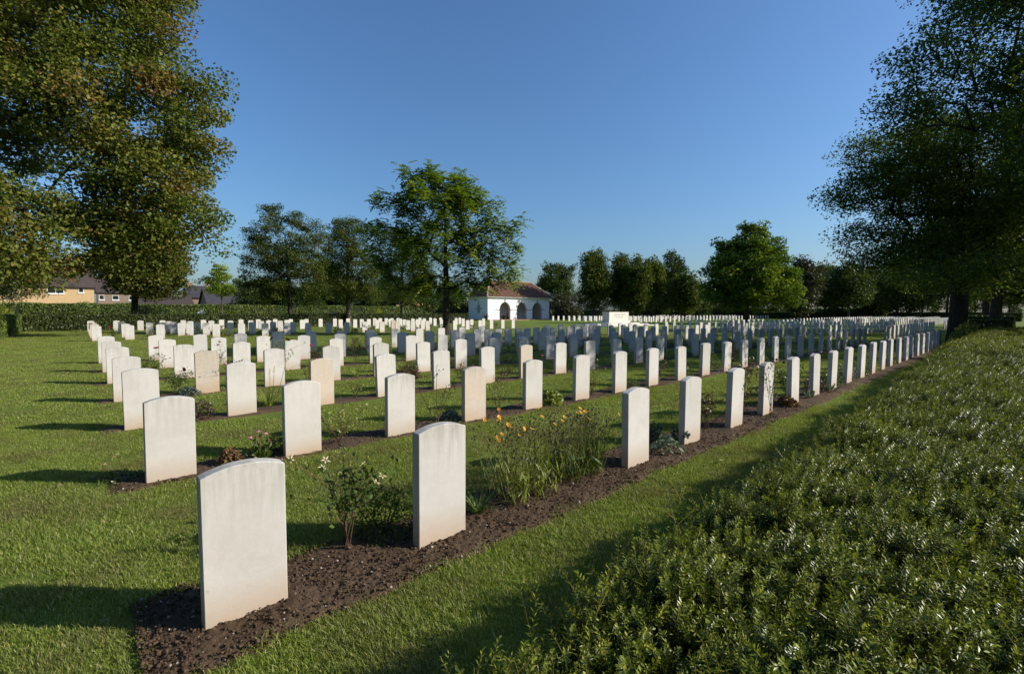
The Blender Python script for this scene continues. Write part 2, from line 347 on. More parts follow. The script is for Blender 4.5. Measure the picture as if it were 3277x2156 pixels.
SYCAMORE = [(-0.75, 39.93, 18.38, 4.61, 3.51), (3.06, 36.43, 18.2, 2.77, 2.58), (1.54, 37.49, 13.78, 5.17, 3.51), (4.4, 34.88, 13.79, 2.77, 2.4), (5.4, 34.07, 15.26, 1.29, 1.11), (5.8, 33.54, 13.05, 1.48, 1.01), (6.54, 32.85, 12.78, 0.55, 0.48), (5.26, 33.9, 11.21, 1.94, 1.2), (3.3, 35.58, 9.55, 3.32, 2.77), (4.87, 34.01, 7.89, 1.66, 1.57), (5.86, 33.04, 6.97, 0.89, 0.83), (5.48, 33.31, 5.87, 0.55, 0.65), (1.34, 37.26, 8.07, 3.51, 2.21), (-2.03, 34.78, 6.34, 2.06, 2.37), (-1.75, 34.39, 4.45, 1.74, 1.11), (-0.28, 38.48, 4.56, 1.29, 0.92), (3.59, 35.07, 6.41, 2.21, 2.03), (2.19, 36.27, 5.31, 2.21, 1.57), (3.39, 35.11, 4.39, 1.48, 0.92), (-4.87, 43.33, 13.39, 4.8, 6.46), (1.83, 37.84, 22.07, 4.24, 2.58), (-2.64, 41.97, 22.61, 4.61, 2.95), (-6.89, 45.51, 17.99, 3.69, 5.54), (3.84, 35.92, 20.97, 1.85, 1.11), (-6.6, 44.43, 6.94, 3.32, 2.95)]
MAPLE = [(4.27, 53.43, 6.07, 3.32, 2.63), (6.39, 51.43, 5.25, 1.25, 2.35), (2.71, 54.79, 5.24, 1.66, 1.66), (3.93, 53.88, 8.01, 3.04, 2.21), (6.04, 51.66, 4.01, 1.38, 0.97), (5.39, 52.19, 3.17, 1.66, 0.5), (4.38, 53.13, 3.45, 1.38, 0.55)]
BIRCH = [(-3.73, 52.47, 4.23, 2.14, 1.3), (-2.52, 51.34, 3.99, 1.07, 0.95), (-4.65, 53.22, 3.04, 1.42, 0.95), (-3.84, 52.71, 6.12, 1.9, 1.42), (-3.26, 51.93, 2.81, 1.07, 0.59), (-2.12, 51.07, 5.18, 1.19, 0.95)]
YOUNG = [(11.99, 62.62, 5.6, 1.07, 1.14), (11.68, 62.8, 4.25, 1.35, 1.07), (12.59, 61.95, 4.0, 1.07, 0.89), (12.11, 62.59, 6.67, 0.5, 0.5), (11.05, 63.43, 4.89, 0.64, 0.5)]
HORNBEAM_A = [(15.79, 49.81, 7.87, 3.56, 3.56), (14.34, 50.96, 5.4, 2.63, 2.63), (17.1, 48.48, 6.02, 2.01, 3.41), (12.43, 52.78, 6.57, 0.87, 0.43), (14.75, 50.97, 10.66, 1.55, 1.55), (14.38, 51.39, 11.74, 0.43, 0.56), (16.35, 49.5, 10.66, 1.08, 0.93), (17.47, 47.96, 3.55, 1.39, 1.7), (13.53, 51.92, 8.49, 1.55, 1.86), (14.96, 50.26, 3.54, 2.79, 1.39), (12.92, 52.16, 4.0, 1.24, 1.24)]
HORNBEAM_B = [(21.19, 49.0, 8.62, 2.14, 2.8), (20.64, 49.62, 10.26, 1.15, 0.99), (21.98, 48.4, 10.26, 1.32, 1.15), (20.0, 49.89, 5.98, 1.48, 2.31), (22.33, 47.79, 6.32, 1.98, 2.97), (21.03, 48.81, 4.01, 2.64, 1.48), (22.97, 47.03, 4.02, 1.32, 1.32)]
HORNBEAM_C = [(28.61, 50.36, 8.74, 3.14, 2.95), (27.74, 51.33, 10.95, 1.11, 1.11), (27.14, 51.49, 5.79, 2.21, 2.58), (29.6, 49.25, 5.79, 2.21, 2.58), (28.43, 50.16, 3.76, 2.95, 1.29)]
WALNUT = [(17.64, 26.4, 7.78, 2.66, 2.04), (16.14, 28.01, 11.04, 0.33, 0.41), (16.45, 27.66, 10.13, 0.82, 0.72), (17.29, 26.94, 10.74, 0.57, 0.65), (17.79, 26.4, 9.62, 1.43, 1.02), (18.8, 25.53, 10.34, 0.53, 0.53), (18.83, 25.4, 9.01, 1.23, 1.12), (19.52, 24.77, 9.11, 0.65, 0.72), (19.99, 24.26, 7.99, 0.72, 0.92), (16.1, 27.88, 8.8, 1.12, 0.92), (15.01, 28.89, 8.84, 0.57, 0.33), (14.53, 29.18, 6.86, 0.65, 0.41), (14.19, 29.41, 5.74, 0.82, 0.45), (15.57, 28.19, 6.35, 1.63, 1.23), (14.9, 28.67, 4.51, 1.02, 1.02), (17.55, 26.3, 5.34, 2.45, 1.84), (19.03, 25.02, 6.36, 1.43, 1.23), (20.71, 23.52, 6.87, 0.92, 0.61), (21.25, 23.05, 7.18, 0.41, 0.37), (20.36, 23.74, 5.55, 1.33, 1.02), (21.27, 22.92, 5.55, 0.45, 0.82), (20.84, 23.2, 4.12, 0.72, 0.92), (19.56, 24.37, 4.12, 1.23, 1.02), (16.97, 26.69, 3.4, 1.63, 0.82), (15.45, 28.06, 3.19, 1.02, 0.65), (18.62, 25.17, 3.3, 1.23, 0.61), (19.98, 23.93, 3.4, 0.82, 0.45), (20.66, 23.31, 3.41, 0.51, 0.57), (17.4, 26.25, 2.89, 1.43, 0.31)]
CHESTNUT = [(63.06, 24.36, 9.73, 2.57, 1.98), (63.43, 24.18, 11.9, 1.38, 0.79), (61.29, 25.95, 9.33, 1.58, 1.38), (60.15, 27.05, 10.11, 0.71, 0.55), (62.8, 24.36, 6.57, 4.74, 2.77), (60.03, 26.9, 6.56, 1.78, 2.37), (65.85, 21.55, 6.18, 2.17, 2.37), (65.07, 22.46, 8.94, 1.78, 1.78), (62.56, 24.38, 3.8, 4.94, 1.78), (59.36, 27.33, 4.19, 1.19, 1.58), (66.35, 20.91, 3.81, 1.38, 1.58)]
BIGRIGHT = [(28.17, 2.36, 5.72, 2.97, 2.16), (26.63, 3.89, 7.33, 2.43, 1.62), (25.42, 4.97, 6.92, 1.49, 1.01), (24.41, 5.86, 6.54, 0.65, 0.38), (24.91, 5.57, 8.7, 0.3, 0.19), (25.68, 4.85, 8.54, 1.22, 1.01), (33.19, 0.68, 8.35, 1.78, 2.22), (26.34, 2.89, 8.59, 2.18, 1.41), (33.73, 3.66, 9.42, 2.47, 2.47), (25.15, 5.07, 4.97, 1.01, 0.61), (26.52, 3.76, 4.23, 2.3, 1.01), (30.42, 1.53, 3.94, 1.84, 0.99), (32.01, 0.13, 4.65, 1.7, 1.7), (23.46, 1.73, 3.11, 1.79, 0.56), (33.76, 3.2, 3.67, 2.64, 0.82), (27.06, 0.49, 3.37, 1.46, 0.73)]
OVERHANG = [(20.61, 3.09, 8.35, 0.99, 0.99), (20.5, 3.31, 9.91, 0.47, 0.31), (21.43, 2.45, 9.75, 1.15, 1.15), (22.09, 1.94, 11.11, 0.99, 0.57), (23.14, 1.0, 11.32, 0.47, 0.83), (22.93, 1.0, 8.82, 1.25, 1.56), (24.08, -0.05, 8.83, 1.56, 2.6), (25.27, -1.06, 9.87, 2.08, 2.6), (25.93, -1.89, 6.75, 2.08, 2.6), (24.74, -0.88, 5.71, 1.56, 1.56), (22.46, 1.73, 12.77, 1.15, 0.83), (23.85, 0.47, 12.98, 2.08, 1.25), (25.4, -0.91, 13.51, 2.08, 1.56), (23.28, 0.78, 10.07, 0.62, 0.62), (26.79, -2.49, 9.35, 2.08, 2.6), (29.99, -1.36, 8.97, 2.48, 2.48), (20.43, -0.91, 7.03, 1.69, 2.11)]
BACK_TREES = [(69.1, 53.5, 12.4, 3.3, 1.8, 0), (76.0, 52.6, 12.2, 3.0, 2.2, 0), (74.7, 48.4, 11.4, 3.0, 2, 0), (78.6, 47.6, 11.4, 3.0, 2, 0), (92.4, 51.1, 14.2, 3.6, 3, 1), (81.4, 42.3, 8.6, 2.8, 1.5, 0), (94.3, 46.7, 7, 3.2, 0.3, 1), (83.7, 75.5, 12.8, 5.2, 4, 1), (73.4, 65.8, 4.8, 5, 0.3, 2), (84.3, 24.7, 10.0, 3.6, 1.6, 2), (110.5, 27.9, 10.5, 5, 1.5, 1), (95.9, 20.8, 9.8, 4.6, 1.5, 1), (113.7, 20.9, 10.8, 5, 1.5, 1), (107.1, 16.1, 10.6, 5, 1.2, 1), (126.1, 14.9, 11, 5.5, 1.2, 1), (113.6, 10.1, 11, 5, 1.2, 1), (167.5, 9.6, 11, 6, 0.8, 1), (159.5, 3.4, 11, 6, 0.8, 1), (29.6, 76.0, 9.3, 4, 0.4, 1), (36.5, 77.9, 6.2, 4.5, 0.3, 1), (41.2, 79.0, 7.2, 4, 0.3, 1), (44.8, 73.0, 7.4, 4, 0.3, 1), (51.4, 72.4, 6.6, 4, 0.3, 1), (24.7, 102.3, 6, 3.5, 0.3, 1), (26.6, 92.4, 6.8, 4, 0.3, 1), (26.3, 118.4, 8.6, 4.5, 0.5, 1), (29.1, 87.3, 6, 3.5, 0.3, 1), (110.8, 47.9, 8, 6, 0.3, 1), (117.2, 42.1, 8, 6, 0.3, 1), (98.5, 66.0, 8, 6, 0.3, 1), (106.2, 63.0, 9, 6, 0.3, 1), (94.7, 73.5, 8, 6, 0.3, 1)]

# ------------------------------------------------------------------ ground
rng = np.random.RandomState(3)
me = fast_mesh('ground', [(-900,-900,0),(900,-900,0),(900,900,0),(-900,900,0)], [(0,1,2,3)])
tag(obj('lawn', me, M_LAWN), kind='structure')

N_HALF = 0.0381
AISLES = [(27.9, 31.7), (51.6, 57.6)]
X_END = 108.0
def bed_edges(i, x):
    """front and back edge of the planting bed of row i at x (ragged)"""
    Y = ROW_Y[i]
    f0, b0 = ((0.285, 0.50), (0.10, 0.47), (0.05, 0.42))[min(i, 2)]
    x = np.asarray(x, dtype=float)
    r = (vnoise(x, x * 0 + i * 3.1, 3.0, 2) - 0.5) * 0.05 + (vnoise(x, x * 0 + i, 11.0, 5) - 0.5) * 0.03
    r2 = (vnoise(x, x * 0 + i * 7.7, 3.0, 9) - 0.5) * 0.10
    return Y - f0 + r, Y + b0 + r2
def in_bed(x, y):
    x = np.asarray(x); y = np.asarray(y); m = np.zeros(x.shape, dtype=bool)
    for i in range(len(ROW_Y)):
        a, b = bed_edges(i, x)
        m |= (y > a) & (y < b) & (x > 0.13) & (x < X_END)
    return m

for i in range(len(ROW_Y)):
    segs = [(0.12, 5.5, 0.010 if i == 0 else 0.02, 84 if i == 0 else 34)] if i < 2 else []
    segs += [(5.5 if i < 2 else 0.12, 27.8, 0.06 if i < 2 else 0.12, 12 if i < 2 else 8)]
    segs += [(31.8, 51.4, 0.4, 4), (57.7, X_END, 1.0, 3)]
    VV, FF, base = [], [], 0
    for (x0, x1, step, ny) in segs:
        xs = np.arange(x0, x1 + step * 0.5, step); a, b = bed_edges(i, xs)
        t = np.linspace(-0.03, 1.03, ny)
        Xg = np.repeat(xs[:, None], ny, 1); Yg = a[:, None] + (b - a)[:, None] * t[None, :]
        endf = np.clip(np.minimum((Xg - x0 if x0 == 0.12 else Xg * 0 + 9) * 9, 1), 0, 1)
        edge = np.clip(np.minimum(t + 0.03, 1.03 - t) * 9, 0, 1)[None, :] * endf
        Zg = -0.012 + edge * (0.020 + 0.020 * vnoise(Xg, Yg, 5, 3) + 0.010 * (vnoise(Xg, Yg, 22, 1) - 0.3) + 0.010 * (vnoise(Xg, Yg, 58, 4) - 0.3) + 0.010 * (vnoise(Xg, Yg, 95, 6) - 0.3))
        n = len(xs); idx = np.arange(n * ny).reshape(n, ny) + base
        VV.append(np.stack([Xg, Yg, Zg], -1).reshape(-1, 3))
        FF.append(np.stack([idx[:-1, :-1], idx[1:, :-1], idx[1:, 1:], idx[:-1, 1:]], -1).reshape(-1, 4)); base += n * ny
    tag(obj('flower_bed', fast_mesh('flower_bed', np.concatenate(VV), np.concatenate(FF)), M_SOIL), kind='structure')
for (Y, xs) in REAR_ROWS:
    mb = MB(); mb.box(0.2, 34.4, Y - 0.06, Y + 0.42, -0.05, 0.012); tag(obj('flower_bed', mb.mesh('rear_bed'), M_SOIL), kind='structure')

# loose crumbs of earth and pale chips on the two nearest beds
n = 14000
cx = np.where(rng.rand(n) < 0.8, 0.15 + rng.rand(n) ** 1.6 * 9, 0.15 + rng.rand(n) * 9); ci = (rng.rand(n) < 0.22).astype(int)
e0 = bed_edges(0, cx); e1 = bed_edges(1, cx)
cy = np.where(ci == 0, e0[0] + (e0[1] - e0[0]) * rng.rand(n), e1[0] + (e1[1] - e1[0]) * rng.rand(n))
sz = 0.003 + 0.011 * rng.rand(n) ** 2.4; pale = rng.rand(n) < 0.055
oct_v = np.array([(1,0,0),(-1,0,0),(0,1,0),(0,-1,0),(0,0,1),(0,0,-1)], float)
oct_f = np.array([(0,2,4),(2,1,4),(1,3,4),(3,0,4),(2,0,5),(1,2,5),(3,1,5),(0,3,5)])
V = oct_v[None] * sz[:, None, None] * (0.6 + 0.8 * rng.rand(n, 6, 1)) * np.array([1, 1, 0.75])
a = rng.rand(n) * 6.28; R = np.zeros((n, 3, 3)); R[:, 0, 0] = np.cos(a); R[:, 0, 1] = -np.sin(a); R[:, 1, 0] = np.sin(a); R[:, 1, 1] = np.cos(a); R[:, 2, 2] = 1
V = np.einsum('nij,nkj->nki', R, V) + np.stack([cx, cy, 0.024 + 0.010 * rng.rand(n)], -1)[:, None, :]
F = (oct_f[None] + (np.arange(n) * 6)[:, None, None]).reshape(-1, 3)
m_, n_, l_ = new_mat('soil_crumbs')
at = n_.new('ShaderNodeAttribute'); at.attribute_name = 'tint'
rr = ramp(n_, [(0.0, (0.045, 0.028, 0.017)), (0.6, (0.11, 0.074, 0.047)), (0.8, (0.22, 0.18, 0.14)), (1.0, (0.42, 0.37, 0.31))]); l_.new(at.outputs['Fac'], rr.inputs[0])
out_bsdf(n_, l_, rr.outputs[0], 0.95, None, 0, 0, 0.1)
tag(obj('soil_crumbs', fast_mesh('soil_crumbs', V.reshape(-1, 3), F, np.repeat(np.where(pale, 0.75 + 0.25 * rng.rand(n), 0.6 * rng.rand(n)), 8)), m_), kind='stuff')

# ------------------------------------------------------------------ scatter (geometry nodes)
def gn_scatter(name, P, rot, scl, vid, protos, parent=None):
    me = bpy.data.meshes.new(name); n = len(P)
    me.vertices.add(n); me.vertices.foreach_set('co', np.asarray(P, dtype=np.float32).ravel())
    a = me.attributes.new('rot', 'FLOAT_VECTOR', 'POINT'); a.data.foreach_set('vector', np.asarray(rot, dtype=np.float32).ravel())
    a = me.attributes.new('scl', 'FLOAT', 'POINT'); a.data.foreach_set('value', np.asarray(scl, dtype=np.float32))
    a = me.attributes.new('vid', 'INT', 'POINT'); a.data.foreach_set('value', np.asarray(vid, dtype=np.int32))
    o = obj(name, me, None, parent)
    ng = bpy.data.node_groups.new(name + '_scatter', 'GeometryNodeTree')
    ng.interface.new_socket('Geometry', in_out='INPUT', socket_type='NodeSocketGeometry')
    ng.interface.new_socket('Geometry', in_out='OUTPUT', socket_type='NodeSocketGeometry')
    N = ng.nodes; L = ng.links
    gi = N.new('NodeGroupInput'); go = N.new('NodeGroupOutput'); ip = N.new('GeometryNodeInstanceOnPoints')
    jo = N.new('GeometryNodeJoinGeometry')
    for pr in reversed(protos):
        oi = N.new('GeometryNodeObjectInfo'); oi.inputs['Object'].default_value = pr; oi.inputs['As Instance'].default_value = True
        L.new(oi.outputs['Geometry'], jo.inputs[0])
    def na(nm, t):
        q = N.new('GeometryNodeInputNamedAttribute'); q.data_type = t; q.inputs['Name'].default_value = nm; return q.outputs['Attribute']
    er = N.new('FunctionNodeEulerToRotation')
    L.new(na('rot', 'FLOAT_VECTOR'), er.inputs[0]); L.new(gi.outputs[0], ip.inputs['Points']); L.new(jo.outputs[0], ip.inputs['Instance'])
    ip.inputs['Pick Instance'].default_value = True; L.new(na('vid', 'INT'), ip.inputs['Instance Index'])
    L.new(er.outputs[0], ip.inputs['Rotation']); L.new(na('scl', 'FLOAT'), ip.inputs['Scale'])
    L.new(ip.outputs[0], go.inputs[0])
    md = o.modifiers.new('scatter', 'NODES'); md.node_group = ng
    return o
def proto(name, me, mat):
    if len(me.materials) == 0: me.materials.append(mat)
    return bpy.data.objects.new(name, me)

def grass_patch(seed, nb, rad, lmin, lmax, wid):
    r = np.random.RandomState(seed)
    ang = r.rand(nb) * 6.283; rd = rad * np.sqrt(r.rand(nb)); bx, by = rd * np.cos(ang), rd * np.sin(ang)
    L = lmin + (lmax - lmin) * r.rand(nb) ** 1.4; w = wid * (0.7 + 0.6 * r.rand(nb)); d = r.rand(nb) * 6.283
    lean = L * (0.15 + 0.75 * r.rand(nb)); fa = d + 1.57 + (r.rand(nb) - 0.5)
    dx, dy = np.cos(d), np.sin(d); sx, sy = np.cos(fa), np.sin(fa)
    tint = np.clip(0.42 + 0.22 * r.randn(nb), 0, 0.82); dead = r.rand(nb) < 0.13; tint[dead] = 0.88 + 0.12 * r.rand(dead.sum())
    pts = []
    for (t, wf) in ((0.0, 1.0), (0.55, 0.85), (1.0, 0.12)):
        px = bx + dx * lean * t ** 1.8; py = by + dy * lean * t ** 1.8; pz = L * t * (1 - 0.28 * t) - 0.004
        for s in (-0.5, 0.5):
            pts.append(np.stack([px + sx * w * wf * s, py + sy * w * wf * s, pz], -1))
    V = np.stack(pts, 1).reshape(-1, 3); b = np.arange(nb)[:, None] * 6
    F = np.concatenate([b + np.array([[0, 1, 3, 2]]), b + np.array([[2, 3, 5, 4]])], 1).reshape(-1, 4)
    return fast_mesh('grass_patch', V, F, np.repeat(tint, 2))
gp = [proto('grass_patch', grass_patch(s, 420, 0.17, 0.016, 0.042, 0.0030), L_GRASS) for s in range(4)]
gq = [proto('grass_patch_coarse', grass_patch(20 + s, 260, 0.26, 0.018, 0.044, 0.006), L_GRASS) for s in range(3)]
def wedge(n, d0, d1, seed):
    r = np.random.RandomState(seed)
    z = np.sqrt(d0 ** 2 + (d1 ** 2 - d0 ** 2) * r.rand(n)); x = (r.rand(n) * 2.4 - 1.2) * z
    X = x * math.sin(YAW) + z * math.cos(YAW); Y = -x * math.cos(YAW) + z * math.sin(YAW)
    return X, Y, r
def lawn_scatter(name, n, d0, d1, seed, protos, s0, s1):
    X, Y, r = wedge(n, d0, d1, seed)
    ok = ~in_bed(X, Y - 0.03) & ~in_bed(X, Y + 0.05) & (Y > 0.6)
    X, Y = X[ok], Y[ok]; k = len(X)
    hn = 0.75 + 0.5 * vnoise(X, Y, 1.7, 6)
    rot = np.stack([r.randn(k) * 0.04, r.randn(k) * 0.04, r.rand(k) * 6.283], -1)
    return tag(gn_scatter(name, np.stack([X, Y, np.zeros(k)], -1), rot, (s0 + (s1 - s0) * r.rand(k)) * hn, r.randint(0, len(protos), k), protos), kind='stuff')
lawn_scatter('grass', 3400, 1.0, 6.5, 1, gp, 0.8, 1.2)
lawn_scatter('grass', 6500, 6.3, 17.0, 2, gq, 0.8, 1.25)
lawn_scatter('grass', 7000, 16.5, 34.0, 3, gq, 1.1, 1.5)
# shaggier fringe along the nearest bed edges
fx = np.concatenate([np.linspace(0.1, 9, 190), np.linspace(0.1, 9, 190), np.linspace(0.1, 9, 130), np.full(14, 0.10), np.full(12, 0.10)])
fy = np.concatenate([bed_edges(0, fx[:190])[0] - 0.13, bed_edges(0, fx[190:380])[1] + 0.14, bed_edges(1, fx[380:510])[0] - 0.12, np.linspace(2.3, 3.1, 14), np.linspace(5.1, 5.7, 12)])
k = len(fx); fx = fx + rng.randn(k) * 0.02; fx[510:] -= 0.13
tag(gn_scatter('grass', np.stack([fx, fy, np.zeros(k)], -1), np.stack([rng.randn(k) * .05, rng.randn(k) * .05, rng.rand(k) * 6.28], -1), 0.8 + 0.45 * rng.rand(k), rng.randint(0, 4, k), gp), kind='stuff')

# fallen leaves on the grass
n = 1300
X, Y, r = wedge(n * 3, 2.5, 40, 11)
keep = (vnoise(X, Y, 0.12, 3) + 0.35 * (X < 0.5) > 0.60) & (X > -3); X, Y = X[keep][:n], Y[keep][:n]; k = len(X)
th = r.rand(k) * 6.28; s = 0.03 + 0.035 * r.rand(k); q = np.array([(-.5,0),(0,-.36),(.5,0),(0,.36)])
V = np.zeros((k, 4, 3)); V[:, :, 0] = X[:, None] + s[:, None] * (q[:, 0] * np.cos(th)[:, None] - q[:, 1] * np.sin(th)[:, None])
V[:, :, 1] = Y[:, None] + s[:, None] * (q[:, 0] * np.sin(th)[:, None] + q[:, 1] * np.cos(th)[:, None]); V[:, :, 2] = 0.042 + 0.022 * r.rand(k, 4)
ml = mat_leaf('dry_leaf', [(0, (0.24, 0.14, 0.06)), (0.6, (0.42, 0.29, 0.14)), (1, (0.55, 0.46, 0.27))], 0.2, 0.2)
tag(obj('fallen_leaves', fast_mesh('fallen_leaves', V.reshape(-1, 3), np.arange(k * 4).reshape(k, 4), r.rand(k)), ml), kind='stuff')

# ------------------------------------------------------------------ headstones
def stone_mesh(seg=14, bevel=True, W=0.381, H=0.796, T=0.078, rise=0.039):
    bm = bmesh.new(); pr = [(-W / 2, -0.06), (W / 2, -0.06)]
    R = (W * W / 4 + rise * rise) / (2 * rise); a0 = math.asin(W / 2 / R)
    for k in range(seg + 1):
        a = a0 - 2 * a0 * k / seg; pr.append((R * math.sin(a), H - R + R * math.cos(a)))
    fr = [bm.verts.new((x, 0, z)) for x, z in pr]; bk = [bm.verts.new((x, T, z)) for x, z in pr]
    bm.faces.new(fr); bm.faces.new(bk[::-1]); n = len(pr)
    for k in range(n):
        bm.faces.new((fr[k], bk[k], bk[(k + 1) % n], fr[(k + 1) % n]))
    bmesh.ops.recalc_face_normals(bm, faces=bm.faces)
    if bevel:
        es = [e for e in bm.edges if not (abs(e.verts[0].co.z + .06) < 1e-4 and abs(e.verts[1].co.z + .06) < 1e-4)
              and not (abs(e.verts[0].co.y - e.verts[1].co.y) > 0.01 and min(e.verts[0].co.z, e.verts[1].co.z) > 0.7 and abs(e.verts[0].co.x) < W / 2 - .001)]
        bmesh.ops.bevel(bm, geom=es, offset=0.0042, segments=1, affect='EDGES')
    me = bpy.data.meshes.new('headstone'); bm.to_mesh(me); bm.free(); return me
ME_ST = stone_mesh(); ME_ST.materials.append(MS); ME_SI = stone_mesh(); ME_SI.materials.append(MSI)

ONES = ['', 'first', 'second', 'third', 'fourth', 'fifth', 'sixth', 'seventh', 'eighth', 'ninth', 'tenth', 'eleventh', 'twelfth', 'thirteenth', 'fourteenth', 'fifteenth', 'sixteenth', 'seventeenth', 'eighteenth', 'nineteenth']
TENS = {2: ('twentieth', 'twenty'), 3: ('thirtieth', 'thirty'), 4: ('fortieth', 'forty'), 5: ('fiftieth', 'fifty'), 6: ('sixtieth', 'sixty'), 7: ('seventieth', 'seventy'), 8: ('eightieth', 'eighty'), 9: ('ninetieth', 'ninety')}
def ordinal(k):
    if k < 20: return ONES[k]
    t, u = divmod(k, 10); return TENS[t][0] if u == 0 else TENS[t][1] + '-' + ONES[u]

# (x, y, row, index, block)
stones = []
pitch = 1.178
for i, Y in enumerate(ROW_Y):
    xs = []
    k = 0
    while True:
        x = 0.585 + pitch * k
        if x > X_END: break
        ok = not any(a - 0.1 < x < b for a, b in AISLES)
        if i == 0 and k == 2: ok = False
        if i == 6 and k in (13, 14, 15): ok = False
        if ok: xs.append(x)
        if i == 5 and ok and 12.3 < x < 20.5: xs.append(x + pitch / 2)
        k += 1
    for j, x in enumerate(xs): stones.append((x, Y, i, j + 1, 0))
for i, (Y, xs) in enumerate(REAR_ROWS):
    for j, x in enumerate(xs): stones.append((x, Y, i, j + 1, 1))
far = []
for i, Y in enumerate((36.8, 40.4, 43.6, 46.6, 50.0, 53.5)):
    x0 = 58.2; j = 0
    while x0 < 106:
        if not (80 < x0 < 84): stones.append((x0, Y, i, j + 1, 2)); j += 1
        x0 += 1.32
def depth(x, y): return x * math.cos(YAW) + y * math.sin(YAW)
stones.sort(key=lambda s: depth(s[0], s[1]))
TAN = {(3, 2, 0), (2, 3, 0), (2, 7, 0), (1, 4, 0)}
ROWN = ['front', 'second', 'third', 'fourth', 'fifth', 'sixth', 'seventh']
rs = random.Random(5)
for (x, y, i, j, b) in stones[:300]:
    o = bpy.data.objects.new('headstone', ME_ST if b == 0 else ME_SI); COL.objects.link(o)
    o.location = (x + rs.uniform(-.012, .012), y + rs.uniform(-.012, .012), rs.uniform(-0.018, 0.014))
    o.rotation_euler = (rs.gauss(0, .011), rs.gauss(0, .007), rs.gauss(0, .018))
    tan = (i, j, b) in TAN or (b > 0 and rs.random() < 0.12)
    t = rs.uniform(0.88, 1.04)
    o.color = (0.53 * t, 0.435 * t, 0.335 * t, 1) if tan else (0.575 * t, 0.548 * t, 0.505 * t, 1)
    hue = 'tan' if tan else 'white'
    if b == 0: lab = f"{hue} arched headstone, {ordinal(j)} from the left end of the {ROWN[i]} row"
    elif b == 1: lab = f"{hue} inscribed headstone, {ordinal(j)} from the left in the {('nearest','second','third','fourth','rearmost')[i]} row by the back hedge"
    else: lab = f"{hue} headstone right of the memorial block, {ordinal(j)} in the {ONES[i+1]} row there"
    tag(o, lab, 'headstone', ('headstones in the front plot', 'headstones in the rear plot', 'headstones beyond the memorial block')[b])
src = stone_mesh(5, False); sv = np.array([v.co[:] for v in src.vertices]); sf = [tuple(p.vertices) for p in src.polygons]
mbf = MB()
for (x, y, i, j, b) in stones[300:]:
    n0 = len(mbf.v); a = rs.gauss(0, .01); ox, oy, oz = x + rs.uniform(-.02, .02), y, rs.uniform(-.01, .01)
    mbf.v += [(float(v[0]) + ox, float(v[1]) + oy + a * float(v[0]), float(v[2]) + oz) for v in sv]
    for f in sf: mbf.f.append(tuple(n0 + q for q in f)); mbf.t.append(0.5)
o = tag(obj('distant_headstones', mbf.mesh('distant_headstones'), mat_plain('portland_far', (0.57, 0.53, 0.475), 0.85, 0.04, 1.0)), kind='stuff')
# ------------------------------------------------------------------ trees
MAPLE_PTS = np.array([(0,-.45),(.44,.05),(0,.55),(-.44,.05)])
DIAM_PTS = np.array([(0,-.5),(.27,-.02),(0,.5),(-.27,-.02)])
LANCE_PTS = np.array([(0,-.5),(.15,0),(0,.5),(-.15,0)])
def leaf_faces(P, size, r, pts=DIAM_PTS, upb=0.5, droop=0.0, hang=None):
    n = len(P); nm = r.randn(n, 3); nm[:, 2] = np.abs(nm[:, 2]) + upb; nm /= np.linalg.norm(nm, axis=1)[:, None]
    t = r.randn(n, 3)
    if hang is not None: t = t * 0.5 + hang
    t[:, 2] -= droop; t -= (t * nm).sum(1)[:, None] * nm; t /= np.linalg.norm(t, axis=1)[:, None] + 1e-9
    b = np.cross(nm, t); k = len(pts)
    V = P[:, None, :] + size[:, None, None] * (b[:, None, :] * pts[None, :, 0:1] + t[:, None, :] * pts[None, :, 1:2])
    V = V + nm[:, None, :] * (size[:, None, None] * 0.12 * np.abs(pts[None, :, 0:1]) * 2)
    return V.reshape(-1, 3), np.arange(n * k).reshape(n, k)

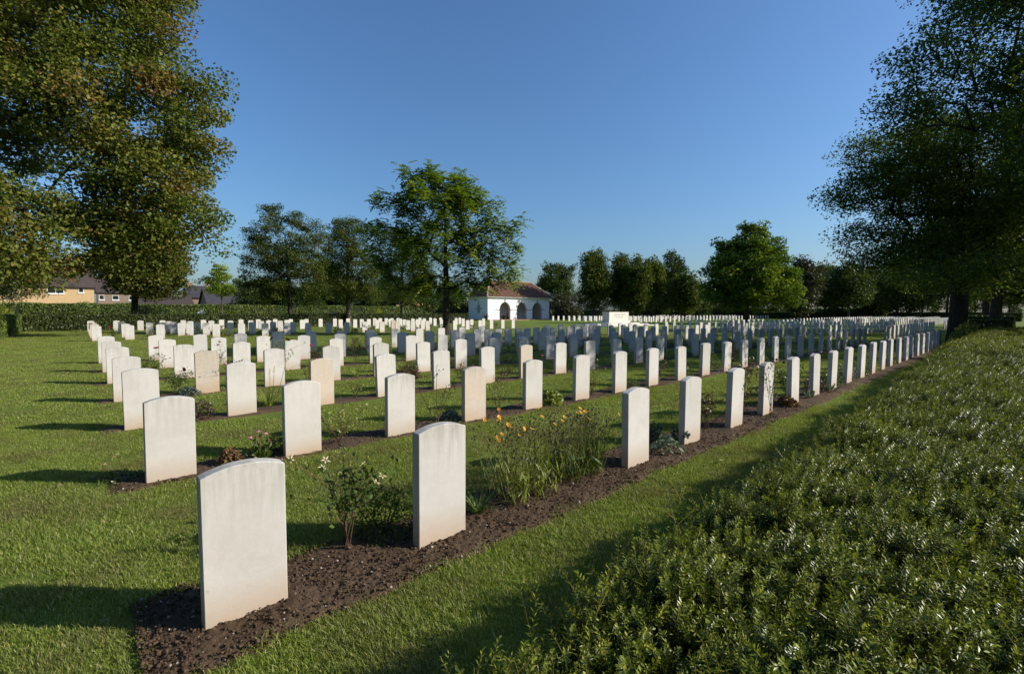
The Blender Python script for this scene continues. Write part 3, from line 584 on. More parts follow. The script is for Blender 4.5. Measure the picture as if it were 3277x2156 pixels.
def build_tree(name, label, base, blobs, nclus, nleaf, lsize, lmat, trunk_r, trunk_top, bark, seed, clr=0.55, pts=DIAM_PTS, group=None, droop=0.25,
               compound=False, lean=(0, 0), sides=9, cat='tree', upb=0.5, shell=0.45, flat=0.6, twig=0.014, extra_trunk=None):
    r = np.random.RandomState(seed); bx, by = base
    root = thing(name, label, cat, (bx, by, 0), 0, group)
    B = np.array(blobs, dtype=float)
    if B.shape[1] == 5: B = np.stack([B[:, 0], B[:, 1], B[:, 2], B[:, 3], B[:, 3], B[:, 4]], 1)
    vol = (B[:, 3] * B[:, 4] * B[:, 5]) ** 0.62; vol /= vol.sum()
    which = r.choice(len(B), nclus * 4, p=vol); u = r.randn(nclus * 4, 3); u /= np.linalg.norm(u, axis=1)[:, None]
    C = B[which, :3] + u * (r.rand(nclus * 4)[:, None] ** shell) * B[which, 3:6]
    C = C[C[:, 2] > 0.5]
    keep = []; md = clr * 0.75                      # even out the clumps
    for c in C:
        if len(keep) >= nclus: break
        if not keep or np.min(np.sum((np.array(keep) - c) ** 2, 1)) > md * md: keep.append(c)
    C = np.array(keep)
    ctr = C.mean(0); top = np.array([bx * 0.35 + ctr[0] * 0.65, by * 0.35 + ctr[1] * 0.65, trunk_top])
    nt = 12; tz = np.linspace(0, 1, nt)
    trunk = np.stack([bx + (top[0] - bx) * tz ** 2.2 + 0.04 * trunk_top * (vnoise(tz * 4, tz * 0 + seed, 1, 1) - .5) * tz, by + (top[1] - by) * tz ** 2.2 + 0.04 * trunk_top * (vnoise(tz * 4, tz * 0 + seed, 1, 2) - .5) * tz, -0.1 + (trunk_top + .1) * tz], 1)
    nodes = [p for p in trunk]; parent = [-1] + list(range(nt - 1))
    lo = max(2, int(nt * 0.28)); avail = list(range(lo, nt))
    order = np.argsort(np.linalg.norm(C - trunk[nt // 2], axis=1))
    paths = []; tips = []
    step = max(0.35, clr * 0.9)
    for ci in order:
        c = C[ci]; A = np.array([nodes[q] for q in avail]); dv = c - A; d = np.linalg.norm(dv, axis=1)
        cost = d * (1 + 0.55 * np.clip(-dv[:, 2] / (d + 1e-6), 0, 1)) + 0.1 * np.linalg.norm(A[:, :2] - trunk[nt // 2][:2], axis=1)
        q = avail[int(np.argmin(cost))]; s = nodes[q]; d0 = np.linalg.norm(c - s); m = max(1, int(d0 / step))
        path = [q]; mid = (s + c) / 2 + np.array([0, 0, 0.10 * d0]) + r.randn(3) * 0.05 * d0
        for k in range(1, m + 1):
            t = k / m; pnt = s * (1 - t) ** 2 + 2 * mid * t * (1 - t) + c * t * t
            nodes.append(pnt); parent.append(path[-1]); path.append(len(nodes) - 1); avail.append(len(nodes) - 1)
        paths.append(path); tips.append(path[-1])
    cnt = np.zeros(len(nodes))
    for t in tips: cnt[t] += 1
    for k in range(len(nodes) - 1, 0, -1): cnt[parent[k]] += cnt[k]
    mx = cnt[lo]
    rad = twig + (trunk_r * 0.92 - twig) * (cnt / mx) ** 0.56
    tm = MB(); tr = [trunk_r * (1.0 + 0.55 * math.exp(-k * 1.3)) * (1 - 0.25 * k / nt) for k in range(nt)]
    for k in range(lo, nt): tr[k] = max(min(tr[k], rad[k] * 1.05), twig)
    tm.tube(trunk, tr, sides + 3)
    lm = tm
    for path in paths:
        pp = [nodes[q] for q in path]; rr = [min(rad[path[1]] * 1.05, rad[path[0]])] + [rad[q] for q in path[1:]]
        lm.tube(pp, rr, sides - 2 if rr[0] > 0.06 else (4 if rr[0] > 0.025 else 3), cap=False)
    obj('trunk', lm.mesh('trunk', True), bark, root).location = (-bx, -by, 0)
    # leaves round every clump and along its twig
    nC = len(C); reps = r.poisson(nleaf, nC); idx = np.repeat(np.arange(nC), reps); n = len(idx)
    csz = clr * (0.7 + 0.7 * r.rand(nC)); g = r.randn(n, 3); g /= np.maximum(1.0, np.linalg.norm(g, axis=1)[:, None] / 1.9)
    P = C[idx] + g * (csz[idx])[:, None] * np.array([0.56, 0.56, 0.56 * flat])
    P[:, 2] -= 0.12 * csz[idx]; P[:, 2] = np.maximum(P[:, 2], 0.35)
    ctint = 0.22 * r.randn(nC); size = lsize * (0.65 + 0.7 * r.rand(n))
    tint = np.clip(0.5 + ctint[idx] + 0.22 * r.randn(n), 0, 1)
    if not compound:
        out = P - np.array([bx, by, 0]); out[:, 2] = 0; out /= np.linalg.norm(out, axis=1)[:, None] + 1e-6
        V, F = leaf_faces(P, size, r, pts, upb, droop, out * 0.5)
    else:                                           # pinnate leaves: pairs of leaflets on a drooping stalk
        out = P - np.array([bx, by, 0]); out[:, 2] = 0; out /= np.linalg.norm(out, axis=1)[:, None] + 1e-6
        dr = out * 0.55 + r.randn(n, 3) * 0.7; dr[:, 2] = dr[:, 2] + 0.30; dr /= np.linalg.norm(dr, axis=1)[:, None]
        LP, LT, LS = [], [], []; K = 4
        sd = np.cross(dr, np.array([0, 0, 1.0])); sd /= np.linalg.norm(sd, axis=1)[:, None] + 1e-6
        VV = []
        for k in range(K):
            t = (k + 0.6) / K; st = P + dr * (size * t)[:, None]; st[:, 2] -= size * 0.38 * t * t
            for sg in (-1, 1):
                ll = size * 0.42 * (1 - 0.35 * abs(t - 0.5)); dirv = sd * sg * 0.85 + dr * 0.45; dirv[:, 2] -= 0.22; dirv /= np.linalg.norm(dirv, axis=1)[:, None]
                wv = np.cross(dirv, sd * 0.2 + np.array([0, 0, 1.0]) + r.randn(n, 3) * 0.15); wv /= np.linalg.norm(wv, axis=1)[:, None] + 1e-6
                VV.append(np.stack([st, st + dirv * (ll * .45)[:, None] + wv * (ll * .30)[:, None], st + dirv * ll[:, None], st + dirv * (ll * .45)[:, None] - wv * (ll * .30)[:, None]], 1))
        V = np.concatenate(VV, 0).reshape(-1, 3); F = np.arange(len(V)).reshape(-1, 4); tint = np.tile(tint, K * 2)
    V = V - np.array([bx, by, 0])
    obj('crown', fast_mesh('crown', V, F, tint), lmat, root)
    return root

def crown_blobs(x, y, H, R, cb, seed, n=7):
    r = random.Random(seed); o = [(x, y, cb + (H - cb) * 0.5, R * 0.72, R * 0.72, (H - cb) * 0.45)]
    for k in range(n):
        a = r.uniform(0, 6.28); t = r.uniform(0.1, 0.92); rr = R * math.sin(math.pi * (0.12 + 0.8 * t)) * 0.62
        o.append((x + rr * math.cos(a), y + rr * math.sin(a), cb + (H - cb) * t, R * 0.42, R * 0.42, (H - cb) * 0.16))
    o.append((x + r.uniform(-.2, .2) * R, y, H - (H - cb) * 0.10, R * 0.28, R * 0.28, (H - cb) * 0.11))
    return o

build_tree('sycamore_tree', 'huge olive and rust leaved sycamore filling the upper left corner', (-6.2, 42.5), SYCAMORE, 640, 300, 0.17, L_SYC, 0.52, 15.0, M_BARK_D, 11, 1.12, MAPLE_PTS, None, 0.35, twig=0.018, upb=0.3)
build_tree('maple_tree', 'dark round maple with forked trunk standing behind the back hedge at left', (3.75, 53.9), MAPLE, 240, 180, 0.17, L_MAP, 0.27, 6.5, M_BARK_D, 12, 0.75, MAPLE_PTS, 'trees behind the back hedge')
build_tree('birch_tree', 'drooping birch with white limbs at the far left edge', (-4.6, 52.6), BIRCH, 130, 130, 0.15, L_BIR, 0.13, 6.0, M_BIRCH, 13, 0.6, droop=1.0)
build_tree('young_tree', 'slim young tree in front of the slate roofs', (12.15, 62.4), YOUNG, 80, 90, 0.18, L_WAL, 0.07, 5.5, M_BARK, 14, 0.42)
build_tree('hornbeam_tree', 'broad dark tree, tallest of the three left of the bright green walnut', (15.6, 49.7), HORNBEAM_A, 330, 150, 0.16, L_HORN, 0.26, 9.0, M_BARK, 15, 0.62, group='trees along the back hedge')
build_tree('hornbeam_tree', 'slender dark tree, middle one of three left of the bright green walnut', (21.2, 48.9), HORNBEAM_B, 240, 150, 0.16, L_HORN, 0.24, 9.0, M_BARK, 16, 0.62, group='trees along the back hedge')
build_tree('hornbeam_tree', 'dark tree half hidden by the left branches of the bright green walnut', (28.4, 50.3), HORNBEAM_C, 230, 150, 0.16, L_HORN, 0.22, 9.0, M_BARK, 17, 0.65, group='trees along the back hedge')
build_tree('walnut_tree', 'bright green walnut with feathery leaves in the middle, before the white shelter', (17.64, 25.62), WALNUT, 340, 17, 0.58, L_WAL, 0.20, 8.2, M_BARK_D, 18, 0.40, compound=True, flat=1.1, shell=0.4)
build_tree('chestnut_tree', 'rounded bright green tree standing alone right of the centre', (62.4, 24.3), CHESTNUT, 300, 130, 0.38, L_CHE, 0.28, 8.5, M_BARK_D, 19, 0.95)
build_tree('lime_tree', 'big dark backlit tree with thick trunk at the right edge', (27.97, 2.1), BIGRIGHT, 640, 185, 0.112, L_DARK, 0.32, 8.0, M_BARK_D, 20, 0.68, twig=0.012, upb=0.25)
build_tree('lime_tree', 'dark crown hanging in from beyond the upper right corner', (25.6, -3.3), OVERHANG, 700, 215, 0.108, L_DARK, 0.36, 8.5, M_BARK_D, 25, 0.72, twig=0.012, upb=0.25)
for k_, (x_, lab_) in enumerate(((37.5, 'dark leafy crown cut by the right edge above the hedge'), (49.5, 'farther dark crown cut by the right edge above the hedge'), (62.0, 'farthest dark crown cut by the right edge above the hedge'))):
    build_tree('lime_tree', lab_, (x_, -4.6), crown_blobs(x_, -4.6, 12.3, 5.2, 2.0, 90 + k_), 230, 85, 0.24, L_DARK, 0.34, 7.5, M_BARK_D, 30 + k_, 0.85, group='trees along the front hedge')
build_tree('lime_tree', 'dark tree behind the big tree at the right edge', (54.0, 1.9), crown_blobs(54, 1.9, 13.5, 6.5, 2.2, 5), 320, 110, 0.26, L_DARK, 0.36, 8, M_BARK_D, 21, 0.85, group='trees along the front hedge')
build_tree('lime_tree', 'farther dark tree along the front hedge at the right edge', (71.0, 3.2), crown_blobs(71, 3.2, 13.5, 6.5, 2.2, 6), 240, 100, 0.32, L_DARK, 0.36, 8, M_BARK_D, 22, 0.95, group='trees along the front hedge')

BT_LAB = ['dark columnar hornbeam, leftmost in the group behind the memorial block', 'dark columnar hornbeam, second from left behind the memorial block', 'dark columnar hornbeam, third from left behind the memorial block', 'dark columnar hornbeam, fourth from left behind the memorial block', 'tall airy tree behind the right end of the hornbeam group', 'low dark hornbeam at the right end of the hornbeam group', 'low bushy growth between the hornbeams and the rounded tree', 'spreading airy pine right behind the white shelter', 'brownish bare shrub beside the right end of the shelter', 'dark rusty tree just right of the rounded bright tree', 'dark bushy tree, first in the mass left of the big right tree', 'dark bushy tree, second in the mass left of the big right tree', 'dark bushy tree, third in the mass left of the big right tree', 'dark bushy tree, fourth in the mass left of the big right tree', 'dark bushy tree, fifth in the mass left of the big right tree', 'dark bushy tree seen just left of the thick right trunk', 'dark far tree seen right of the thick right trunk', 'dark far tree at the right edge beyond the hedge',
 'dark bushy tree between the tall tree and the slender tree', 'low dark bush behind the trunk of the slender tree', 'low dark bush right of the slender tree trunk', 'low dark bush left of the walnut trunk', 'low dark bush left of the white shelter', 'low bush below the brown gable', 'low dark bush left of the tall tree trunk', 'rounded green tree above the slate roofs', 'low dark bush right of the tall tree trunk', 'far dark tree left behind the rounded bright tree', 'far dark tree right behind the rounded bright tree', 'far dark tree behind the third hornbeam', 'far dark tree behind the tall airy tree', 'far dark tree behind the leftmost hornbeam']
for k, (x, y, H, R, cb, kind) in enumerate(BACK_TREES):
    col = H > 8 and kind == 0
    low = H < 8.2
    build_tree('background_tree' if not low else 'background_bush', BT_LAB[k], (x, y), crown_blobs(x, y, H, R, cb, 40 + k, 8), 140 if not low else 90, 85, 0.42 if not low else 0.36,
               (L_HORN, L_BACK, L_RUST)[kind], 0.2 if not low else 0.1, H * 0.75, M_BARK_D, 60 + k, 0.95, group='trees in the background', cat='tree' if not low else 'bush', sides=6, twig=0.02, flat=0.9)

# unseen tree belt added outside the view to block sky light on the stones
bt = [o for o in bpy.data.objects if o.name.startswith('background_tree') and o.type == 'EMPTY'][:6]
wc, wt = [], []
for o in bt:
    for ch in o.children:
        q = bpy.data.objects.new('added_belt_' + ch.name.split('.')[0], ch.data)
        if ch.name.startswith('crown'): wc.append(q)
        else: wt.append(q)
    # trunks are modelled about the world origin of their tree: bring the copies to their own base
tr_off = [Vector((-o.location.x, -o.location.y, 0)) for o in bt]
for q, of in zip(wt, tr_off):
    q.data = q.data.copy(); q.data.transform(Matrix.Translation(of))
r = np.random.RandomState(44); pts = []
for y_ in np.arange(-30, 36, 4.6): pts.append((-17 + r.randn() * 1.5, y_ + r.randn()))
for x_ in np.arange(-14, 96, 4.6): pts.append((x_ + r.randn(), -30 + r.randn() * 1.5))
for x_ in np.arange(-14, 96, 6.5): pts.append((x_ + r.randn(), -37 + r.randn() * 1.5))
pts = np.array(pts); k = len(pts); P = np.concatenate([pts, np.zeros((k, 1))], 1); rot = np.stack([0 * pts[:, 0], 0 * pts[:, 0], 6.28 * r.rand(k)], -1); scl = 1.05 + 0.3 * r.rand(k); vid = r.randint(0, len(wc), k)
tag(gn_scatter('added_belt_crowns', P, rot, scl, vid, wc), kind='stuff'); tag(gn_scatter('added_belt_trunks', P, rot, scl, vid, wt), kind='stuff')

# ------------------------------------------------------------------ hedges
def leafy_box(name, label, x0, x1, y0, y1, H, dens, ls, mat, seed, lump=0.06, core=(0.02, 0.026, 0.010), cat='hedge', faces='all'):
    r = np.random.RandomState(seed); root = thing(name, label, cat, ((x0 + x1) / 2, (y0 + y1) / 2, 0))
    cx, cy = (x0 + x1) / 2, (y0 + y1) / 2
    mb = MB(); e = 0.10; mb.box(x0 - cx + e, x1 - cx - e, y0 - cy + e, y1 - cy - e, 0, H - e)
    obj('branches', mb.mesh('hedge_core'), mat_plain(name + '_core', core, 0.95, 0.3, 4), root)
    lx, ly = x1 - x0, y1 - y0; areas = np.array([lx * H, lx * H, ly * H, ly * H, lx * ly]); n = int(areas.sum() * dens)
    w = r.choice(5, n, p=areas / areas.sum()); a = r.rand(n); b = r.rand(n)
    X = np.where(w < 2, x0 + a * lx, np.where(w == 2, x0, np.where(w == 3, x1, x0 + a * lx)))
    Y = np.where(w == 0, y0, np.where(w == 1, y1, np.where(w < 4, y0 + a * ly, y0 + b * ly)))
    Zz = np.where(w < 4, b * H, H)
    nx = np.where(w == 2, -1, np.where(w == 3, 1, 0)); ny = np.where(w == 0, -1, np.where(w == 1, 1, 0)); nz = np.where(w == 4, 1, 0)
    lum = (vnoise(X + Y, Zz, 2.2, seed) - 0.55) * lump * 2 + (r.rand(n) - 0.75) * 0.10
    P = np.stack([X + nx * lum, Y + ny * lum, Zz + nz * lum], -1)
    nm = np.stack([nx, ny, nz], -1) + r.randn(n, 3) * 0.75; nm /= np.linalg.norm(nm, axis=1)[:, None]
    t = r.randn(n, 3); t -= (t * nm).sum(1)[:, None] * nm; t /= np.linalg.norm(t, axis=1)[:, None]; bb = np.cross(nm, t)
    s = ls * (0.6 + 0.8 * r.rand(n)); pt = DIAM_PTS
    V = P[:, None, :] + s[:, None, None] * (bb[:, None, :] * pt[None, :, 0:1] * 1.3 + t[:, None, :] * pt[None, :, 1:2])
    V = V.reshape(-1, 3) - np.array([cx, cy, 0])
    obj('foliage', fast_mesh('foliage', V, np.arange(n * 4).reshape(n, 4), np.clip(0.5 + 0.25 * r.randn(n) + 0.3 * (vnoise(X + Y, Zz, 0.8, 8) - .5), 0, 1)), mat, root)
    return root
leafy_box('clipped_hedge', 'clipped dark yew hedge along the back, behind the rearmost headstones', -3.0, 37.4, 49.2, 50.4, 1.22, 260, 0.12, L_HEDGE, 1)
leafy_box('clipped_hedge', 'clipped green hedge at the left edge of the lawn', -4.3, -3.02, 29.0, 50.4, 1.22, 400, 0.10, L_PRIV, 2)
leafy_box('tall_hedge', 'tall light green hedge before the houses', -22.0, 58.0, 70.0, 71.5, 2.25, 140, 0.19, L_PRIV, 3, 0.16)
leafy_box('clipped_hedge', 'dark hedge right of the white shelter', 69.0, 122.0, 64.0, 65.3, 1.75, 90, 0.2, L_HEDGE, 4)
leafy_box('clipped_hedge', 'low dark hedge closing the far end of the headstone rows', 113.0, 114.4, 1.0, 66.0, 1.45, 90, 0.22, L_HEDGE, 5)
leafy_box('clipped_hedge', 'far hedge with pale top below the trees right of centre', 124.0, 126.0, 20.0, 75.0, 2.2, 70, 0.26, L_PRIV, 6)
for k, (x0, y0, y1, H) in enumerate(((34.5, 0.9, 2.2, 0.95), (44.0, 0.9, 2.6, 1.1), (60.0, 0.9, 3.2, 1.25))):
    leafy_box('clipped_hedge', ('short dark hedge stub right of the thick trunk', 'second short dark hedge stub right of the thick trunk', 'farthest short dark hedge stub right of the thick trunk')[k], x0, x0 + 0.8, y0, y1 + 0.8, H, 420, 0.08, L_HEDGE, 20 + k)

# the long yew hedge in the right foreground
def yew_sprig(seed, ln=0.115, nn=26, nl=0.022, nw=0.0040, side=5):
    r = np.random.RandomState(seed); mb = MB()
    def twig(p0, d, L, n, rad):
        d = d / np.linalg.norm(d); s0 = np.cross(d, [0.2, 0.1, 1.0]); s0 /= np.linalg.norm(s0); u0 = np.cross(s0, d)
        mb.tube([p0, p0 + d * L * .5, p0 + d * L], [rad, rad * .8, rad * .4], 3, t=0.97)
        for k in range(n):
            t = 0.1 + 0.9 * k / (n - 1); p = p0 + d * L * t; az = k * 2.4 + r.rand() * 0.8
            rd = s0 * math.cos(az) + u0 * math.sin(az) * 0.75; el = 0.05 + 0.55 * t
            q = rd * math.cos(el) + d * math.sin(el); q /= np.linalg.norm(q); w = np.cross(q, d); w /= np.linalg.norm(w) + 1e-6
            l = nl * (0.75 + 0.4 * r.rand()) * (1.0 if t < 0.85 else 0.7); m = p + q * l * .55; tip = p + q * l - d * l * .06
            mb.poly([p, m + w * nw * .5, tip, m - w * nw * .5], float(np.clip(0.02 + 0.80 * t * (0.4 + 0.6 * (p[2] / 0.12 if p[2] < 0.12 else 1.0)) + 0.16 * r.randn(), 0, 0.93)))  # pale tips, plus hedge-interior shade put into the tint toward each base
    ax = np.array([r.randn() * .15, r.randn() * .15, 1.0]); twig(np.zeros(3), ax, ln, nn, 0.0016)
    for k in range(side):
        t = 0.2 + 0.6 * k / max(1, side - 1); a = k * 2.4 + r.rand()
        twig(ax * ln * t, np.array([math.cos(a), math.sin(a), 0.75 + .4 * r.rand()]), ln * 0.5 * (1.15 - t * .6), 13, 0.0011)
    return mb.mesh('yew_sprig')
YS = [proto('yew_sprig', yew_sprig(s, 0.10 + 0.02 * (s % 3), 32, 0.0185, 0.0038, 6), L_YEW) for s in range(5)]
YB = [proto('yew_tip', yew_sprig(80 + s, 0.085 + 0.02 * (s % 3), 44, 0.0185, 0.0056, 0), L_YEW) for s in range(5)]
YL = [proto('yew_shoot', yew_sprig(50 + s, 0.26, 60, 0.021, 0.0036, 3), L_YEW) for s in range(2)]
def hedge_y(x): return 1.05 + 0.020 * np.clip(x, 0, 14) + 0.06 * (vnoise(x, x * 0, 1.3, 4) - .5)
def hedge_z(x, y): return 0.52 + 0.011 * np.clip(x, 0, 16) + 0.09 * (vnoise(x, y, 1.6, 2) - .5) + 0.13 * (vnoise(x, y, 6.0, 3) - .5)
yh = thing('yew_hedge', 'feathery dark green yew hedge filling the lower right foreground', 'hedge', (14, 0.2, 0))
HX1 = 34.0
xs = np.concatenate([np.linspace(-1.5, 6, 60), np.linspace(6.3, HX1, 60)]); prof = []
for x in xs:
    ye = float(hedge_y(x)) - 0.09; z = 0.0
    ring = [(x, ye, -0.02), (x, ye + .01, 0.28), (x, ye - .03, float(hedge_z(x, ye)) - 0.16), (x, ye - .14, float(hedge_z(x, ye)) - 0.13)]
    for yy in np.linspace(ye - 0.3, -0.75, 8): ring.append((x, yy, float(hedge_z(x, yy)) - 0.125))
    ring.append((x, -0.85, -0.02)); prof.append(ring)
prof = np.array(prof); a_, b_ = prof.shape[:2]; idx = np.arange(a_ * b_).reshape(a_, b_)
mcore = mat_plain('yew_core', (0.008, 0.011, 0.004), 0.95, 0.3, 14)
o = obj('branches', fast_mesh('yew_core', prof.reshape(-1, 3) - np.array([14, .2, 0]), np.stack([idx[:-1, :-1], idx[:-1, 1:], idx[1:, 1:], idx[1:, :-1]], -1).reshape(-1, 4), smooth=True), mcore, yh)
def hedge_pts(n, x0, x1, seed, pw=1.0):
    r = np.random.RandomState(seed); x = x0 + (x1 - x0) * r.rand(n) ** pw; ye = hedge_y(x)
    u = r.rand(n) * (0.50 + 1.55); side = u < 0.50
    y = np.where(side, ye - 0.04 * r.rand(n), ye - (u - 0.50)); zt = hedge_z(x, y)
    rim = np.clip((y - (ye - 0.16)) / 0.16, 0, 1) ** 2 * 0.09
    z = np.where(side, 0.05 + (zt - 0.12) * (u / 0.50), zt - rim) - 0.10 - 0.05 * r.rand(n)
    y = np.where(side, y - 0.07, y)
    tilt = np.where(side, 0.95, 0.0) + np.clip((y - (ye - 0.16)) / 0.16, 0, 1) * 0.5 * (~side)
    rx = -tilt + r.randn(n) * 0.62; ry = r.randn(n) * 0.62; rz = r.randn(n) * 0.9
    return np.stack([x, y, z], -1) - np.array([14, .2, 0]), np.stack([rx, ry, rz], -1), r
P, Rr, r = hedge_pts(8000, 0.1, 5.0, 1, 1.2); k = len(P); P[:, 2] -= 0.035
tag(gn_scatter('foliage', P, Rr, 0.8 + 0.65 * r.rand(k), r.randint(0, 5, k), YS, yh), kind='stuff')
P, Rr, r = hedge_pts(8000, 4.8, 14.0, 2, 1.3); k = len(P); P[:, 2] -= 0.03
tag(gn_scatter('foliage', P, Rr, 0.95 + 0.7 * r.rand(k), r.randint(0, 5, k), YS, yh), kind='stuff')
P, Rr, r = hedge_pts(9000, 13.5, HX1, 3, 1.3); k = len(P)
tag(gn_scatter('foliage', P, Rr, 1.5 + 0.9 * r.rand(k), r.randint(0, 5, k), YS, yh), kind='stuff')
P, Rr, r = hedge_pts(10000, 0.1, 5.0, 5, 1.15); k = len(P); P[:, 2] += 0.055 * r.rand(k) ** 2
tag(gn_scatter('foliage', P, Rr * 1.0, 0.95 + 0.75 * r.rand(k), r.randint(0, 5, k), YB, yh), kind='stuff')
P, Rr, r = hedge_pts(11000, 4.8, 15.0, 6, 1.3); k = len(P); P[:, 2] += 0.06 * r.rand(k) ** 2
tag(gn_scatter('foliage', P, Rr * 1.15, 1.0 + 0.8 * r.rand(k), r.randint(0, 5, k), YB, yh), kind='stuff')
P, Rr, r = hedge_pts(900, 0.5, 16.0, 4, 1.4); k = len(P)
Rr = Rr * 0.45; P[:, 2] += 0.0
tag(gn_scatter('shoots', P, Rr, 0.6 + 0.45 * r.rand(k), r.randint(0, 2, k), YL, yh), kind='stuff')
# tall shoots standing above the lawn-side edge
sx_ = np.array([2.05, 2.12, 2.5, 3.2, 3.35, 3.9, 4.25, 4.4, 4.7, 5.2, 6.1, 7.0, 1.2, 1.5, 1.75, 0.95, 8.2, 9.4, 11.0]); r = np.random.RandomState(9); k = len(sx_)
sy_ = hedge_y(sx_) - 0.05 - 0.08 * r.rand(k); sz_ = hedge_z(sx_, sy_) - 0.10
tag(gn_scatter('shoots', np.stack([sx_, sy_, sz_], -1) - np.array([14, .2, 0]), np.stack([-0.12 + 0.15 * r.randn(k), 0.12 * r.randn(k), 6.28 * r.rand(k)], -1), 0.9 + 0.6 * r.rand(k), r.randint(0, 2, k), YL, yh), kind='stuff')

# ------------------------------------------------------------------ white shelter
BX0, BX1, BY0, BY1, EZ, RZ = 50.9, 66.0, 61.7, 67.0, 3.9, 6.95
sh = thing('shelter_building', 'white shelter with three arches and hipped clay tile roof', 'building', ((BX0 + BX1) / 2, (BY0 + BY1) / 2, 0))
SO = Vector((-(BX0 + BX1) / 2, -(BY0 + BY1) / 2, 0))
def bpart(name, mb, mat, parent=sh, smooth=False):
    o = obj(name, mb.mesh(name, smooth), mat, parent)
    if parent is sh: o.location = SO
    return o
def arch_wall(x0, x1, y0, y1, z1, arches, z0=0.0):
    """front wall with round-headed openings: (centre, half width, spring height)"""
    mb = MB(); cur = x0
    for (c, hw, sp) in arches:
        mb.box(cur, c - hw, y0, y1, z0, z1)
        n = 16; pts = [(c - hw * math.cos(math.pi * k / n), sp + hw * math.sin(math.pi * k / n) * 1.08) for k in range(n + 1)]
        for k in range(n):
            (xa, za), (xb, zb) = pts[k], pts[k + 1]
            for yy in (y0, y1): mb.poly([(xa, yy, za), (xb, yy, zb), (xb, yy, z1), (xa, yy, z1)])
            mb.poly([(xa, y0, za), (xa, y1, za), (xb, y1, zb), (xb, y0, zb)])
            mb.poly([(xa, y0, z1), (xb, y0, z1), (xb, y1, z1), (xa, y1, z1)])
        cur = c + hw
    mb.box(cur, x1, y0, y1, z0, z1); return mb
L_ = BX1 - BX0
AC = [BX0 + L_ * t for t in (0.258, 0.527, 0.785)]
bpart('front_wall', arch_wall(BX0, BX1, BY0, BY0 + 0.45, EZ, [(c, 1.28, 1.75) for c in AC], 0.12), M_WHITE)
mb = MB(); mb.box(BX0, BX0 + 0.4, BY0 + 0.452, BY1, 0.12, EZ); bpart('end_wall', mb, M_WHITE)
mb = MB(); mb.box(BX1 - 0.4, BX1, BY0 + 0.452, BY1, 0.12, EZ); bpart('end_wall', mb, M_WHITE)
mb = MB(); mb.box(BX0 + 0.402, BX1 - 0.402, BY1 - 1.6, BY1 - 1.2, 0.12, EZ); bpart('back_wall', mb, M_WHITE)
mb = MB(); mb.box(BX0 + 0.41, BX1 - 0.41, BY0 + 0.46, BY1 - 1.62, EZ - 0.12, EZ - 0.02); bpart('ceiling', mb, M_WHITE)
mb = MB(); mb.box(BX0 - 0.5, BX1 + 0.5, BY0 - 0.5, BY1 + 0.5, EZ + 0.002, EZ + 0.13); bpart('eaves', mb, M_PAINT)
ov = 0.62; hip = 3.1; ym = (BY0 + BY1) / 2
rp = [(BX0 - ov, BY0 - ov, EZ + .135), (BX1 + ov, BY0 - ov, EZ + .135), (BX1 + ov, BY1 + ov, EZ + .135), (BX0 - ov, BY1 + ov, EZ + .135), (BX0 + hip - .6, ym, RZ), (BX1 - hip + .6, ym, RZ)]
mb = MB(); mb.poly([rp[0], rp[1], rp[5], rp[4]]); mb.poly([rp[1], rp[2], rp[5]]); mb.poly([rp[2], rp[3], rp[4], rp[5]]); mb.poly([rp[3], rp[0], rp[4]]); mb.poly([rp[3], rp[2], rp[1], rp[0]])
roof = bpart('roof', mb, M_ROOF)
def ridge_line(a, b, n, name):
    mb = MB(); a, b = Vector(a), Vector(b)
    for k in range(n):
        p, q = a.lerp(b, k / n), a.lerp(b, (k + 0.9) / n); mb.tube([p, q], [0.13, 0.15], 6)
    o = obj(name, mb.mesh(name), M_RIDGE, roof); return o
ridge_line(rp[4], rp[5], 26, 'ridge_tiles')
for e, c in ((rp[4], rp[0]), (rp[5], rp[1]), (rp[5], rp[2]), (rp[4], rp[3])): ridge_line(c, e, 20, 'hip_tiles')
for c in AC:
    mb = MB(); mb.box(c - 0.14, c + 0.14, BY0 - 0.07, BY0 + 0.10, 3.12, 3.66); bpart('keystone', mb, M_KEY)
ed = [BX0 + 1.5] + [v for c in AC for v in (c - 1.285, c + 1.285)] + [BX1 - 1.3]
for k in range(0, 8, 2):
    a, b = (ed[k], ed[k + 1]); mb = MB(); mb.box(max(a, b - 0.9) if k == 0 else a, b if k < 6 else min(b, a + 0.9), BY0 - 0.05, BY0 + 0.05, 1.72, 1.86); bpart('string_course', mb, M_KEY)
for c in AC:
    for s in (-1, 1):
        mb = MB(); mb.box(min(c + s * 1.285, c + s * 1.25), max(c + s * 1.285, c + s * 1.25), BY0 - 0.02, BY0 + 0.44, 1.72, 1.86); bpart('impost', mb, M_KEY)
# end wall niche: round medallion with four little blocks
mb = MB(); cyn = (BY0 + BY1) / 2 - .2; n = 20
mb.poly([(BX0 - 0.03, cyn - 0.42 * math.cos(2 * math.pi * k / n), 2.0 + 0.85 * math.sin(2 * math.pi * k / n)) for k in range(n)])
mb.box(BX0 - 0.05, BX0 + .02, cyn - 0.09, cyn + 0.09, 2.92, 3.25); mb.box(BX0 - 0.05, BX0 + .02, cyn - 0.9, cyn - 0.5, 1.9, 2.08); mb.box(BX0 - 0.05, BX0 + .02, cyn + 0.5, cyn + 0.9, 1.9, 2.08)
bpart('niche_trim', mb, M_KEY)
